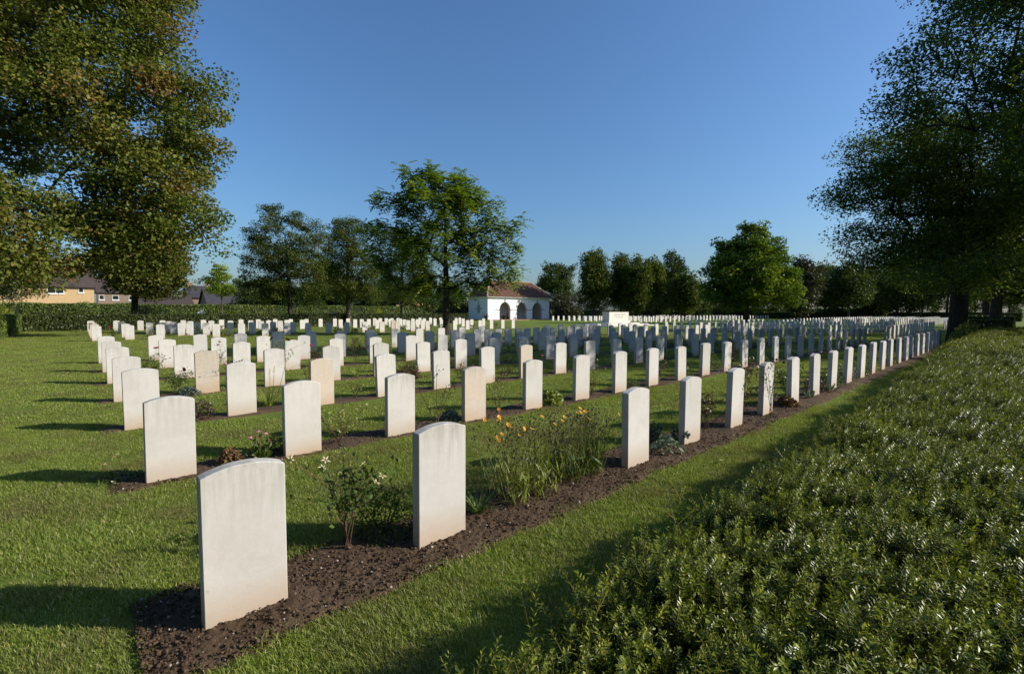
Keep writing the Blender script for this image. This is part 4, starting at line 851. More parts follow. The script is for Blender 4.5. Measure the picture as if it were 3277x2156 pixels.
# inside: panels, windows, bench
yb = BY1 - 1.62
for c in AC[:2]:
    mb = MB(); mb.box(c + 0.25, c + 0.95, yb - 0.05, yb + 0.02, 1.55, 2.35); w = bpart('window', mb, M_KEY)
    for s in (0, 1):
        m2 = MB(); m2.box(c + 0.31 + s * .31, c + 0.58 + s * .31, yb - 0.06, yb - 0.052, 1.6, 2.3); obj('pane', m2.mesh('pane'), M_GLASS, w)
mb = MB(); mb.box(AC[0] + 0.62, AC[0] + 1.05, yb - 0.06, yb + 0.02, 0.55, 1.35); bpart('notice_board', mb, M_DARKW)
bn = MB(); bx = AC[1]
bn.box(bx - 0.5, bx + 1.2, yb - 0.55, yb - 0.1, 0.5, 0.56); bn.box(bx - 0.5, bx - 0.44, yb - 0.55, yb - 0.1, 0.12, 0.5); bn.box(bx + 1.14, bx + 1.2, yb - 0.55, yb - 0.1, 0.12, 0.5)
for k in range(7): bn.box(bx - 0.48 + k * .265, bx - 0.42 + k * .265, yb - 0.14, yb - 0.1, 0.56, 1.1 + 0.12 * math.sin(k / 6 * math.pi))
bn.box(bx - 0.5, bx + 1.2, yb - 0.145, yb - 0.1, 1.1, 1.22)
bench = tag(obj('bench', bn.mesh('bench'), M_DARKW), 'dark wooden bench inside the middle arch of the shelter', 'bench')
mb = MB(); mb.box(BX0 + 0.41, BX1 - 0.41, BY0 + 0.46, BY1 - 1.62, 0.0, 0.125); bpart('floor', mb, M_TERR)
mb = MB(); mb.box(BX0 - 0.4, BX1 + 0.3, BY0 - 2.2, BY0 + 0.455, 0.0, 0.115); tag(obj('shelter_terrace', mb.mesh('terrace'), M_TERR), kind='structure')

# ------------------------------------------------------------------ memorial block on its steps
mr = thing('memorial_block', 'large white memorial block on wide stone steps with a two line inscription', 'memorial', (43.9, 31.0, 0))
def taper(mb, w, d, z0, z1, k=0.0):
    p = [(-w / 2, -d / 2), (w / 2, -d / 2), (w / 2, d / 2), (-w / 2, d / 2)]; a = [(x, y, z0) for x, y in p]; b = [(x * (1 - k), y * (1 - k), z1) for x, y in p]
    mb.poly(b); mb.poly(a[::-1])
    for i in range(4): mb.poly([a[i], a[(i + 1) % 4], b[(i + 1) % 4], b[i]])
for (w, d, z0, z1) in ((8.6, 5.2, 0.0, 0.10), (7.2, 3.8, 0.102, 0.20), (5.6, 2.5, 0.202, 0.31)):
    mb = MB(); taper(mb, w, d, z0, z1); obj('step', mb.mesh('step'), M_SOR, mr)
mb = MB(); taper(mb, 3.95, 1.1, 0.312, 0.56, 0.01); obj('plinth', mb.mesh('plinth'), M_SOR, mr)
mb = MB(); taper(mb, 3.66, 0.92, 0.562, 1.49, 0.012); blk = obj('block', mb.mesh('block'), M_SOR, mr)
for txt, z in (('THEIR NAME LIVETH', 1.18), ('FOR EVERMORE', 0.93)):
    cu = bpy.data.curves.new('inscription', 'FONT'); cu.body = txt; cu.align_x = 'CENTER'; cu.align_y = 'CENTER'; cu.size = 0.21; cu.extrude = 0.004; cu.space_character = 1.08
    tc_ = bpy.data.objects.new('inscription_curve', cu); COL.objects.link(tc_); bpy.context.view_layer.update()
    tme = bpy.data.meshes.new_from_object(tc_.evaluated_get(bpy.context.evaluated_depsgraph_get())); bpy.data.objects.remove(tc_, do_unlink=True)
    tme.materials.clear(); t = obj('inscription', tme, M_LETTER, mr)
    t.location = (0, -0.4605, z); t.rotation_euler = (math.radians(90.0), 0, 0)

# ------------------------------------------------------------------ houses beyond the hedges
def house(name, label, x0, x1, y0, y1, ez, rz, wall, roofm, axis='x', wins=(), chim=(), gable_mat=None, ov=0.35):
    cx, cy = (x0 + x1) / 2, (y0 + y1) / 2; h = thing(name, label, 'house', (cx, cy, 0)); x0 -= cx; x1 -= cx; y0 -= cy; y1 -= cy
    mb = MB(); mb.box(x0, x1, y0, y1, 0, ez)
    if axis == 'x':
        for xx in (x0, x1): mb.poly([(xx, y0, ez), (xx, y1, ez), (xx, 0, rz)])
    obj('wall', mb.mesh('wall'), wall, h)
    mb = MB(); t = 0.14
    if axis == 'x':
        sl = (rz - ez) / (y1)
        for s, yy in ((-1, y0), (1, y1)):
            a = [(x0 - ov, yy + s * ov, ez - sl * ov + .02), (x1 + ov, yy + s * ov, ez - sl * ov + .02), (x1 + ov, 0, rz + .02), (x0 - ov, 0, rz + .02)]
            b = [(p[0], p[1], p[2] + t) for p in a]; mb.poly(a); mb.poly(b)
            for k in range(4): mb.poly([a[k], a[(k + 1) % 4], b[(k + 1) % 4], b[k]])
    else:
        sl = (rz - ez) / (x1)
        for s, xx in ((-1, x0), (1, x1)):
            a = [(xx + s * ov, y0 - ov, ez - sl * ov + .02), (xx + s * ov, y1 + ov, ez - sl * ov + .02), (0, y1 + ov, rz + .02), (0, y0 - ov, rz + .02)]
            b = [(p[0], p[1], p[2] + t) for p in a]; mb.poly(a); mb.poly(b)
            for k in range(4): mb.poly([a[k], a[(k + 1) % 4], b[(k + 1) % 4], b[k]])
    rf = obj('roof', mb.mesh('roof'), roofm, h)
    if axis != 'x':
        mb = MB()
        for yy in (y0 - 0.02, y1 + 0.02): mb.poly([(x0, yy, ez), (x1, yy, ez), (0, yy, rz)])
        obj('gable', mb.mesh('gable'), gable_mat or wall, h)
    mb = MB(); mb.box(x0 - ov, x1 + ov, y0 - ov - 0.09, y0 - ov - 0.01, ez - 0.22, ez - 0.08)
    if axis == 'x': obj('gutter', mb.mesh('gutter'), M_DARKW, h)
    for (wx0, wx1, wz0, wz1, np_) in wins:
        wx0 -= cx; wx1 -= cx; mb = MB(); f = 0.07
        mb.box(wx0, wx1, y0 - 0.06, y0 + .02, wz0, wz0 + f); mb.box(wx0, wx1, y0 - 0.06, y0 + .02, wz1 - f, wz1)
        for k in range(np_ + 1):
            xx = wx0 + (wx1 - wx0 - f) * k / np_; mb.box(xx, xx + f, y0 - 0.062, y0 + .018, wz0 + .001, wz1 - .001)
        w = obj('window', mb.mesh('window'), M_PAINT, h)
        for k in range(np_):
            xa = wx0 + (wx1 - wx0 - f) * k / np_ + f; xb = wx0 + (wx1 - wx0 - f) * (k + 1) / np_
            m2 = MB(); m2.box(xa, xb, y0 - 0.03, y0 - 0.02, wz0 + f, wz1 - f); obj('pane', m2.mesh('pane'), M_GLASS, w)
        m2 = MB(); m2.box(wx0 - .12, wx1 + .12, y0 - 0.14, y0 + .01, wz0 - 0.16, wz0 - .003); obj('sill', m2.mesh('sill'), M_PAINT, w)
    for (px, py, pz) in chim:
        mb = MB(); mb.box(px - cx - .35, px - cx + .35, py - cy - .3, py - cy + .3, pz - 2.0, pz); ch = obj('chimney', mb.mesh('chimney'), M_OBR, rf)
        for s in (-.17, .17):
            m2 = MB(); m2.tube([(px - cx + s, py - cy, pz), (px - cx + s, py - cy, pz + .4)], [.11, .09], 8); obj('chimney_pot', m2.mesh('pot'), M_OBR, ch)
    return h
house('brick_house', 'yellow brick house with white windows under the dark left trees', -16.0, 2.5, 125, 133, 6.15, 10.2, M_YBR, M_PANT, 'x', ((-4.1, -1.8, 4.75, 6.0, 2), (0.25, 1.0, 5.0, 6.0, 1), (-5.0, -2.0, 1.0, 2.3, 3), (-11.0, -8.5, 4.75, 6.0, 2)))
house('brick_house', 'brown brick terrace right of the yellow house', 3.6, 12.5, 150, 158, 5.9, 9.0, M_RBR, M_PANT, 'x', ((3.9, 4.8, 4.1, 5.2, 1), (6.3, 7.5, 4.1, 5.2, 1), (9.4, 10.8, 4.1, 5.2, 2)))
house('bungalow', 'low bungalow roof of brown tiles behind the dark maple', 7.4, 15.0, 100, 108, 2.4, 4.0, M_RBR, M_PANT, 'x')
house('brick_house', 'slate roofed house with two orange chimneys', 18.6, 23.4, 128, 136, 4.6, 7.2, M_RBR, M_SLATE, 'x', (), ((19.2, 132, 8.0), (22.8, 132, 8.2)))
house('brick_house', 'long grey slate roof left of the tall dark tree', 19.5, 32.0, 112, 121, 2.9, 6.1, M_RBR, M_SLATE, 'x')
house('brick_house', 'dark brown gable rising above the grey slate roof', 27.0, 35.5, 123, 131, 5.7, 8.6, M_RBR, M_SLATE, 'y', (), (), mat_plain('gable_tile', (0.075, 0.05, 0.04), 0.85, 0.15, 3))
house('brick_house', 'pale orange brick house glimpsed behind the walnut', 49.0, 61.0, 95, 103, 4.3, 7.2, M_YBR, M_PANT, 'x')

# things seen over the back hedge
def mound(name, label, loc, rx, rz, n, ls, mat, seed, cat='shrub', group=None, squash=1.0, parent=None, core=None):
    r = np.random.RandomState(seed); root = thing(name, label, cat, loc, 0, group)
    u = r.randn(n, 3); u /= np.linalg.norm(u, axis=1)[:, None]; u[:, 2] = np.abs(u[:, 2])
    rad = (0.55 + 0.45 * r.rand(n) ** 0.4) * (0.8 + 0.4 * vnoise(np.arctan2(u[:, 1], u[:, 0]) * 2, u[:, 2] * 3, 1.0, seed))
    P = u * rad[:, None] * np.array([rx, rx * squash, rz]); s = ls * (0.6 + 0.8 * r.rand(n))
    V, F = leaf_faces(P, s, r, DIAM_PTS, 0.4, 0.1, u * 0.6)
    V[:, 2] = np.maximum(V[:, 2], 0.005)
    obj('foliage', fast_mesh('foliage', V, F, np.clip(0.5 + 0.25 * r.randn(n), 0, 1)), mat, root)
    st = MB()
    for k in range(7):
        a = r.rand() * 6.28; st.tube([(0, 0, -.02), (math.cos(a) * rx * .3, math.sin(a) * rx * .3, rz * .35), (math.cos(a) * rx * .6, math.sin(a) * rx * .6, rz * .7)], [rx * .03 + .002, rx * .02 + .001, .001], 4)
    obj('stems', st.mesh('stems'), M_STEM_D, root)
    return root
for k, (x, y, rx, rz, m, lab) in enumerate(((-6.0, 68.8, 1.3, 2.45, L_GOLD, 'golden shrub in front of the tall hedge at far left'), (0.6, 68.8, 1.6, 2.5, L_PRIV, 'yellow green shrub left of the dark maple trunk'), (4.0, 68.8, 1.5, 2.5, L_PRIV, 'bright shrub close behind the dark maple trunk'), (7.0, 68.8, 1.6, 2.5, L_PRIV, 'bright shrub right of the dark maple trunk'),
    (13.8, 64.0, 0.55, 1.6, L_GOLD, 'small golden conifer in front of the tall hedge'), (19.6, 66.0, 1.4, 2.0, L_DARK, 'dark clipped dome beside the tall hedge'), (34.5, 68.6, 0.9, 2.2, L_GOLD, 'golden shrub behind the hedge left of the walnut'), (-12, 68.8, 1.6, 2.5, L_PRIV, 'yellowish shrub in front of the tall hedge at the left edge'))):
    mound('golden_shrub' if m is L_GOLD else 'garden_shrub', lab, (x, y, 0), rx, rz, 900, 0.16, m, 300 + k)
mb = MB(); mb.box(-.09, .09, -.09, .09, 0, 1.75); mb.box(-.38, .38, -.075, .075, 1.25, 1.42); tag(obj('stone_cross', mb.mesh('stone_cross'), M_WHITE, None, (9.6, 59.0, 0)), 'small white cross showing above the back hedge', 'cross')
# ------------------------------------------------------------------ plants in the beds
def two_mat_flower(kind, seed):
    """flower head meshes (origin at the head's base, facing +z)"""
    r = random.Random(seed); mb = MB(); slots = []
    def add(pts, s): mb.poly(pts); slots.append(s)
    if kind == 'daisy':
        for k in range(8):
            a = k * math.pi / 4 + r.uniform(-.1, .1); c, s = math.cos(a), math.sin(a); L = r.uniform(.017, .021); w = .0062; dz = r.uniform(-.003, .006)
            add([(c * .004, s * .004, 0), (c * L * .6 - s * w, s * L * .6 + c * w, .003 + dz * .5), (c * L, s * L, .004 + dz), (c * L * .6 + s * w, s * L * .6 - c * w, .003 + dz * .5)], 0)
        for k in range(6):
            a = k * math.pi / 3; b = a + math.pi / 3; add([(math.cos(a) * .0055, math.sin(a) * .0055, .002), (math.cos(b) * .0055, math.sin(b) * .0055, .002), (0, 0, .008)], 1)
    elif kind == 'cone':
        for k in range(11):
            a = k * 2 * math.pi / 11; c, s = math.cos(a), math.sin(a); L = .034; w = .005
            add([(c * .011, s * .011, 0), (c * L * .6 - s * w, s * L * .6 + c * w, -.010), (c * L, s * L, -.026), (c * L * .6 + s * w, s * L * .6 - c * w, -.010)], 0)
        for k in range(8):
            a = k * math.pi / 4; b = a + math.pi / 4; add([(math.cos(a) * .013, math.sin(a) * .013, -.003), (math.cos(b) * .013, math.sin(b) * .013, -.003), (math.cos(b) * .008, math.sin(b) * .008, .013), (math.cos(a) * .008, math.sin(a) * .008, .013)], 1)
        add([(math.cos(k * math.pi / 4) * .008, math.sin(k * math.pi / 4) * .008, .013) for k in range(8)], 1)
    elif kind == 'rose':
        for ring, (n, R, zt, op) in enumerate(((5, .012, .022, .15), (6, .022, .022, .5), (7, .031, .016, .9))):
            for k in range(n):
                a = k * 2 * math.pi / n + ring * .4; c, s = math.cos(a), math.sin(a); w = R * .75
                add([(c * .005, s * .005, 0), (c * R - s * w, s * R + c * w, zt * .8), (c * R * (1 + op * .3), s * R * (1 + op * .3), zt), (c * R + s * w, s * R - c * w, zt * .8)], 0)
    elif kind == 'hip':                                   # faded rose: star of sepals on a round hip
        for k in range(5):
            a = k * 2 * math.pi / 5 + r.uniform(-.15, .15); c, s = math.cos(a), math.sin(a); L = r.uniform(.020, .028); w = .0045; z = r.uniform(-.004, .012)
            add([(c * .003, s * .003, .008), (c * L * .45 - s * w, s * L * .45 + c * w, .011), (c * L, s * L, .010 + z), (c * L * .45 + s * w, s * L * .45 - c * w, .011)], 0)
        for k in range(6):
            a = k * math.pi / 3; b = a + math.pi / 3
            for (z0, r0, z1, r1) in ((-.008, .003, -.001, .0085), (-.001, .0085, .008, .004)):
                add([(math.cos(a) * r0, math.sin(a) * r0, z0), (math.cos(b) * r0, math.sin(b) * r0, z0), (math.cos(b) * r1, math.sin(b) * r1, z1), (math.cos(a) * r1, math.sin(a) * r1, z1)], 1)
    elif kind == 'ball':
        for k in range(8):
            a = k * math.pi / 4; b = a + math.pi / 4
            for (z0, r0, z1, r1) in ((-.010, .003, -.003, .010), (-.003, .010, .005, .009), (.005, .009, .011, .002)):
                add([(math.cos(a) * r0, math.sin(a) * r0, z0), (math.cos(b) * r0, math.sin(b) * r0, z0), (math.cos(b) * r1, math.sin(b) * r1, z1), (math.cos(a) * r1, math.sin(a) * r1, z1)], 0)
    elif kind == 'poker':
        n = 7; H = .11
        for k in range(8):
            z0 = H * k / 8; z1 = H * (k + 1.25) / 8; R = .017 * (1 - .65 * k / 8)
            for j in range(n):
                a = (j + .5 * (k % 2)) * 2 * math.pi / n; b = a + 2 * math.pi / n; m = (a + b) / 2
                add([(math.cos(a) * R * .6, math.sin(a) * R * .6, z1), (math.cos(b) * R * .6, math.sin(b) * R * .6, z1), (math.cos(m) * R * 1.25, math.sin(m) * R * 1.25, z0)], 0 if k < 5 else 1)
    me = mb.mesh('flower_' + kind); return me, slots
FL = {}
def flower_mesh(kind, m0, m1):
    key = (kind, m0.name, m1.name)
    if key not in FL:
        me, sl = two_mat_flower(kind, 3); me.materials.append(m0); me.materials.append(m1)
        me.polygons.foreach_set('material_index', np.array(sl, dtype=np.int32)); FL[key] = me
    return FL[key]

def plant(name, label, loc, stems, leaves, flowers, lmat, smat, cat='plant', group=None, leafshape=DIAM_PTS, seed=1, droop=.2, upb=.3):
    """stems: list of (pts, r0, r1); leaves: (P, size, dir or None); flowers: list of (part name, kind, m0, m1, pos, tilt, scale)"""
    root = thing(name, label, cat, loc, 0, group); r = np.random.RandomState(seed)
    if stems:
        mb = MB()
        for pts, r0, r1 in stems: mb.tube(pts, list(np.linspace(r0, r1, len(pts))), 4 if r0 > .003 else 3)
        obj('stems', mb.mesh('stems'), smat, root)
    if leaves is not None and len(leaves[0]):
        V, F = leaf_faces(np.array(leaves[0]), np.array(leaves[1]), r, leafshape, upb, droop, leaves[2]); V[:, 2] = np.maximum(V[:, 2], .012)
        obj('foliage', fast_mesh('foliage', V, F, np.clip(.5 + .25 * r.randn(len(F)), 0, 1)), lmat, root)
    for (pn, kind, m0, m1, pos, tilt, sc_) in flowers:
        o = obj(pn, flower_mesh(kind, m0, m1), None, root, pos, tilt); o.scale = (sc_,) * 3
    return root
def curve(p0, p1, bow, n, r, jit=.02):
    p0, p1 = np.array(p0, float), np.array(p1, float); L = np.linalg.norm(p1 - p0); m = (p0 + p1) / 2 + np.array(bow) + r.randn(3) * jit * L
    return [tuple(p0 * (1 - t) ** 2 + 2 * m * t * (1 - t) + p1 * t * t) for t in np.linspace(0, 1, n)]

def rose(label, loc, h, spread, nst, nleaf, lmat=None, smat=None, blooms=(), seed=1, name='rose_bush', lsize=.034, group='rose bushes in the beds', top=0.25):
    r = np.random.RandomState(seed); st, LP, tips = [], [], []; nleaf = int(nleaf * 1.6)
    for k in range(nst):
        a = 6.283 * k / nst + r.randn() * .5; d = spread * (.35 + .65 * r.rand()); hh = h * (.65 + .35 * r.rand())
        c = curve((r.randn() * .015, r.randn() * .015, -.01), (math.cos(a) * d, math.sin(a) * d, hh), (0, 0, .12 * h), 7, r); st.append((c, .0045, .0022)); tips.append(c[-1])
        for q in range(3):
            t = r.randint(2, 6); b = np.array(c[t]); e = b + np.array([r.randn() * .12, r.randn() * .12, .05 + .13 * r.rand()]) * (h / .5); c2 = curve(b, e, (0, 0, .01), 4, r); st.append((c2, .0026, .0013)); tips.append(c2[-1])
            LP += [c2[1], c2[2], c2[3]]
        LP += [p for p in c[3:]]
    LP = np.array(LP); LP = LP[LP[:, 2] > h * top]; idx = r.randint(0, len(LP), nleaf)
    P = LP[idx] + r.randn(nleaf, 3) * .028; S = lsize * (.6 + .8 * r.rand(nleaf))
    fl = []; tips = sorted(tips, key=lambda p: -p[2])
    for k, (pn, kind, m0, m1, s) in enumerate(blooms):
        p = tips[k % len(tips)]; p = (p[0], p[1], p[2] + .012); fl.append((pn, kind, m0, m1, p, (r.randn() * .5, r.randn() * .5, r.rand() * 6), s))
    return plant(name, label, loc, st, (P, S, None), fl, lmat or L_GREEN, smat or M_STEM, 'rose bush' if name == 'rose_bush' else 'plant', group, seed=seed)
def hips(n, s=1.0): return [('rose_hip', 'hip', M_CREAM, L_LIME, s)] * n
def reds(n, s=1.0): return [('rose_flower', 'rose', M_REDP, M_REDP, s)] * n

def strap(name, label, loc, n, ln, wd, mat, seed, arch=.6, up=.9, cat='plant', group=None, flowers=(), stems=None):
    r = np.random.RandomState(seed); V, F, T = [], [], []; root = thing(name, label, cat, loc, 0, group); sg = 6
    for k in range(n):
        a = 6.283 * k / n * 2.4 + r.rand(); L = ln * (.55 + .45 * r.rand()); w = wd * (.7 + .5 * r.rand()); ro = .03 * r.rand(); th = up * (.75 + .35 * r.rand()); x = ro; z = -.01; b0 = len(V); ca, sa = math.cos(a), math.sin(a); tw = r.randn() * .3
        for s in range(sg + 1):
            t = s / sg; ww = w * (1 - t ** 2.2) * .5 + .0006; px, py = ca * x, sa * x
            V += [(px - sa * ww, py + ca * ww, z + .3 * ww * tw), (px, py, z - ww * .35), (px + sa * ww, py - ca * ww, z - .3 * ww * tw)]
            ang = th - arch * t * 1.9; x += math.cos(ang) * L / sg; z += math.sin(ang) * L / sg; z = max(z, .012)
        tt = np.clip(.5 + .25 * r.randn(), 0, 1)
        for s in range(sg):
            i = b0 + s * 3; F += [(i, i + 1, i + 4, i + 3), (i + 1, i + 2, i + 5, i + 4)]; T += [tt, tt]
    obj('foliage', fast_mesh('foliage', V, F, T), mat, root)
    if stems:
        mb = MB()
        for pts, r0, r1 in stems: mb.tube(pts, list(np.linspace(r0, r1, len(pts))), 5)
        obj('stems', mb.mesh('stems'), M_STEM, root)
    for (pn, kind, m0, m1, pos, tilt, sc_) in flowers:
        o = obj(pn, flower_mesh(kind, m0, m1), None, root, pos, tilt); o.scale = (sc_,) * 3
    return root

def spot(i, k, dx=0.0, dy=0.20): return (0.585 + 1.178 * k + dx, ROW_Y[i] + dy, 0.012)

# --- front row
rose('leafy rose bush with pale star-like hips between the two nearest headstones', (1.24, 2.93, .015), .64, .20, 8, 210, L_GREEN, M_STEM_D, hips(14, 1.35), 1, lsize=.042, top=.12)
mound('heather_clump', 'dark dense clump in the shade left of the second nearest headstone', (1.52, 2.98, .0), .20, .33, 1500, .022, L_DARK, 401, 'plant')
strap('daylily', 'strap leaved clump at the right foot of the second nearest headstone', (2.22, 2.80, .0), 26, .40, .020, L_GREEN, 402, .55, 1.15)
def coreopsis(label, cx, cy, w, d, n, hmin, hmax, seed, nfl, lmat, smat):
    r = np.random.RandomState(seed); st, LP, hd = [], [], []
    for k in range(n):
        bx, by = r.uniform(-w, w) * .55, r.uniform(-d, d) * .55; h = r.uniform(hmin, hmax); e = (bx * 1.7 + r.randn() * .05, by * 1.7 + r.randn() * .05, h)
        c = curve((bx, by, -.01), e, (r.randn() * .03, r.randn() * .03, .04), 6, r); st.append((c, .0017, .0009)); hd.append(c[-1])
        LP += c[1:5]
        for q in range(2):
            b = np.array(c[4]); e2 = b + np.array([r.randn() * .05, r.randn() * .05, .03 + .09 * r.rand()]); st.append(([tuple(b), tuple(e2)], .0011, .0007)); hd.append(tuple(e2))
    LP = np.array(LP); P = LP + r.randn(len(LP), 3) * .014; S = .095 * (.5 + .8 * r.rand(len(LP))) * np.where(LP[:, 2] < .3, 1.25, .7)
    r.shuffle(hd); fl = []
    hs = sorted(hd, key=lambda p: -p[2]); pick = [hs[r.randint(0, int(len(hs) * .4))] for q in range(nfl)]
    for p in pick: fl.append(('flower', 'daisy', M_YEL, M_ORA, (p[0], p[1], p[2] + .03), (.3 + .8 * r.rand(), r.randn() * .5, 0), .9 + .3 * r.rand()))
    for p in hd[::2]: fl_seed.append((cx + p[0], cy + p[1], p[2] + .012))
    root = plant('coreopsis', label, (cx, cy, .012), st, (P, S, np.tile([0, 0, 1.1], (len(P), 1))), fl, lmat, smat, 'flowers', 'yellow coreopsis clumps', LANCE_PTS * np.array([.45, 1]), seed, droop=-.4, upb=.05)
    mb = MB()
    for p in hd[1::2]:
        x, y, z = p; q = .0048; mb.box(x - q, x + q, y - q, y + q, z - q, z + q)
    tag(obj('seed_heads', mb.mesh('seed_heads'), M_SEED, root), kind='stuff')
    return root
fl_seed = []
coreopsis('straw toned clump of yellow coreopsis flowers right of the strap leaved plant', 2.72, 2.78, .44, .27, 170, .34, .70, 5, 20, L_LIME, M_STEM)
coreopsis('darker green clump of coreopsis left of the third headstone in the front row', 3.42, 2.80, .36, .24, 190, .36, .66, 6, 8, L_GREEN, M_STEM)
r = np.random.RandomState(8); n = 90; a = r.rand(n) * 6.28; rd = .17 * np.sqrt(r.rand(n)); zz = .03 + .17 * (1 - (rd / .17) ** 2) * (.6 + .4 * r.rand(n))
P = np.stack([rd * np.cos(a), rd * np.sin(a), zz], -1); hg = np.stack([np.cos(a), np.sin(a), 0 * a + .35], -1) * 1.2
plant('lambs_ear', 'silvery felted clump right of the third headstone in the front row', (4.75, 2.66, .01), [], (P, .085 * (.7 + .5 * r.rand(n)), hg), [], L_GREY, M_STEM, leafshape=DIAM_PTS * np.array([.8, 1]), seed=8, droop=.1)
def spurge(label, loc, n, h, sp, seed, mat=None):
    r = np.random.RandomState(seed); st, P, D = [], [], []
    for k in range(n):
        a = r.rand() * 6.28; e = np.array([math.cos(a) * sp * r.rand(), math.sin(a) * sp * r.rand(), h * (.6 + .4 * r.rand())]); c = curve((e[0] * .3, e[1] * .3, 0), e, (0, 0, .02), 5, r); st.append((c, .003, .002))
        for t in np.linspace(.3, 1, 26):
            p = np.array(c[0]) * (1 - t) + np.array(c[-1]) * t; an = t * 60; P.append(p); D.append((math.cos(an), math.sin(an), .5))
    P = np.array(P); D = np.array(D); return plant('spurge', label, loc, st, (P + D * .012, .038 * (.8 + .4 * r.rand(len(P))), D * 2), [], mat or L_BLUE, M_STEM, seed=seed, group='blue grey spurges')
spurge('blue grey spurge behind the silvery felted clump', (4.98, 2.98, .0), 14, .26, .16, 9)
spurge('blue grey spurge spilling over the foot of the fourth front headstone', (5.15, 2.72, .0), 9, .20, .16, 10)
rose('reddish rose between the fourth and fifth headstones of the front row', spot(0, 4.6), .46, .22, 7, 420, L_RED, M_STEM_D, (), 11)
rose('thorny sprawling rose between the fifth and sixth front headstones', spot(0, 5.55), .78, .22, 9, 420, L_RED, M_STEM_D, hips(4), 12, top=.15)
rose('tall bare thorny stems leaning across the sixth headstone of the front row', (7.45, 2.52, .01), .85, .10, 4, 60, L_RED, M_STEM_D, [('seed_head', 'ball', M_SEED, M_SEED, 1.7)] * 3, 13, group=None)
spurge('blue grey spurge right of the sixth front headstone', spot(0, 6.5, .05, .25), 16, .30, .2, 14)
mound('grey_grass_tuft', 'fluffy grey grass tuft before the seventh front headstone', spot(0, 6.75, 0, .02), .16, .16, 700, .05, L_BROWN, 404, 'plant')
rose('dark green rose with yellowing leaf behind the seventh front headstone', spot(0, 7.5, 0, .3), .55, .26, 8, 450, L_GREEN, M_STEM_D, (), 15)
spurge('pale spurge at the foot of the eighth front headstone', spot(0, 7.6, 0, -.05), 12, .16, .2, 16, L_GREY)
mound('red_sedum', 'brick red sedum mound between the eighth and ninth front headstones', spot(0, 8.5), .2, .3, 900, .03, L_RED, 405, 'plant')
spurge('pale spurge at the foot of the ninth front headstone', spot(0, 8.55, 0, -.05), 12, .17, .2, 17, L_GREY)
for k, kk in enumerate((9.5, 10.5, 11.5, 12.5, 14.5)):
    mound('low_green_plant', f'low green plant after the {ordinal((9, 10, 11, 12, 14)[k])} headstone of the front row', spot(0, kk), .24, .36, 700, .035, (L_GREEN, L_GREY, L_GREEN, L_LIME, L_GREEN)[k], 410 + k, 'plant')
# --- second row
mound('thyme_mat', 'low leafy mat left of the second row first headstone', (.22, 5.62, 0), .24, .07, 900, .022, L_GREEN, 420, 'plant')
mound('sedge_tuft', 'rusty brown sedge tuft right of the first headstone in the second row', spot(1, .42, 0, .12), .12, .16, 700, .05, L_BROWN, 421, 'plant')
r = np.random.RandomState(22); st = []; fl = []; LP = []
for k in range(8):
    a = r.rand() * 6.28; e = (math.cos(a) * .14 * r.rand(), math.sin(a) * .14 * r.rand(), .16 + .16 * r.rand()); c = curve((e[0] * .4, e[1] * .4, 0), e, (0, 0, .01), 5, r); st.append((c, .0025, .002)); LP += c[1:4] * 6
    fl.append(('flower', 'cone', M_PINK if k < 3 else L_BROWN, M_STEM_D, c[-1], (r.randn() * .2, r.randn() * .2, 0), .95))
LP = np.array(LP); LP[:, 2] *= .55; plant('coneflower', 'pink coneflower between the first two headstones of the second row', spot(1, .64, 0, .12), st, (LP + r.randn(len(LP), 3) * .05, .085 * (.6 + .6 * r.rand(len(LP))), None), fl, L_GREEN, M_STEM, 'flowers', None, LANCE_PTS * np.array([1.3, 1]), 22)
mound('box_dome', 'dark box dome left of the second headstone in the second row', spot(1, .84, 0, .26), .15, .20, 1400, .018, L_GREEN, 422, 'plant')
rose('sparse spreading rose between the second and third headstones of the second row', (2.22, 5.42, .01), .42, .38, 9, 190, L_LIME, M_STEM_D, hips(7, .8), 23, lsize=.03)
r = np.random.RandomState(24); st = []; fl = []; LP = []
for (ex, ey, eh) in ((-.30, .05, .62), (.02, .02, .80), (.30, -.02, .62), (.24, .1, .5)):
    c = curve((0, 0, 0), (ex, ey, eh), (0, 0, 0), 8, r, .01); st.append((c, .006, .0025)); LP += c[3:]
    for q in range(5):
        p = np.array(c[-1]) + np.array([r.randn() * .05, r.randn() * .03, -.02 - .16 * r.rand()]); fl.append(('seed_head', 'ball', M_SEED, M_SEED, tuple(p), (0, 0, 0), .9)); st.append(([c[-2], tuple(p)], .0015, .001))
LP = np.array(LP); root = plant('tall_dry_stems', 'tall dry stems with dark seed heads between third and fourth second-row headstones', (3.56, 5.42, .01), st, (np.repeat(LP, 3, 0) + r.randn(len(LP) * 3, 3) * .015, .03 * np.ones(len(LP) * 3), None), fl, L_BROWN, M_STEM_D, 'plant', None, LANCE_PTS, 24)
strap('leaf_rosette', 'fresh green rosette at the foot of the tall dry stems', (3.57, 5.40, .0), 18, .15, .028, L_GREEN, 25, .5, 1.1)
mound('grey_grass_tuft', 'grey grass tuft left of the fourth headstone in the second row', spot(1, 2.78, 0, .28), .14, .14, 600, .05, L_GREY, 423, 'plant')
rose('thin rose between the fourth and fifth headstones of the second row', spot(1, 3.5), .50, .18, 6, 110, L_LIME, M_STEM_D, hips(6, .8), 26, lsize=.026)
mound('sedge_tuft', 'lime green sedge tuft right of the fifth headstone in the second row', spot(1, 4.42, 0, .1), .20, .22, 1100, .06, L_LIME, 424, 'plant')
rose('rose with yellowish hips between the sixth and seventh second-row headstones', spot(1, 5.45), .52, .2, 7, 150, L_LIME, M_STEM_D, hips(10, .9), 27, lsize=.028)
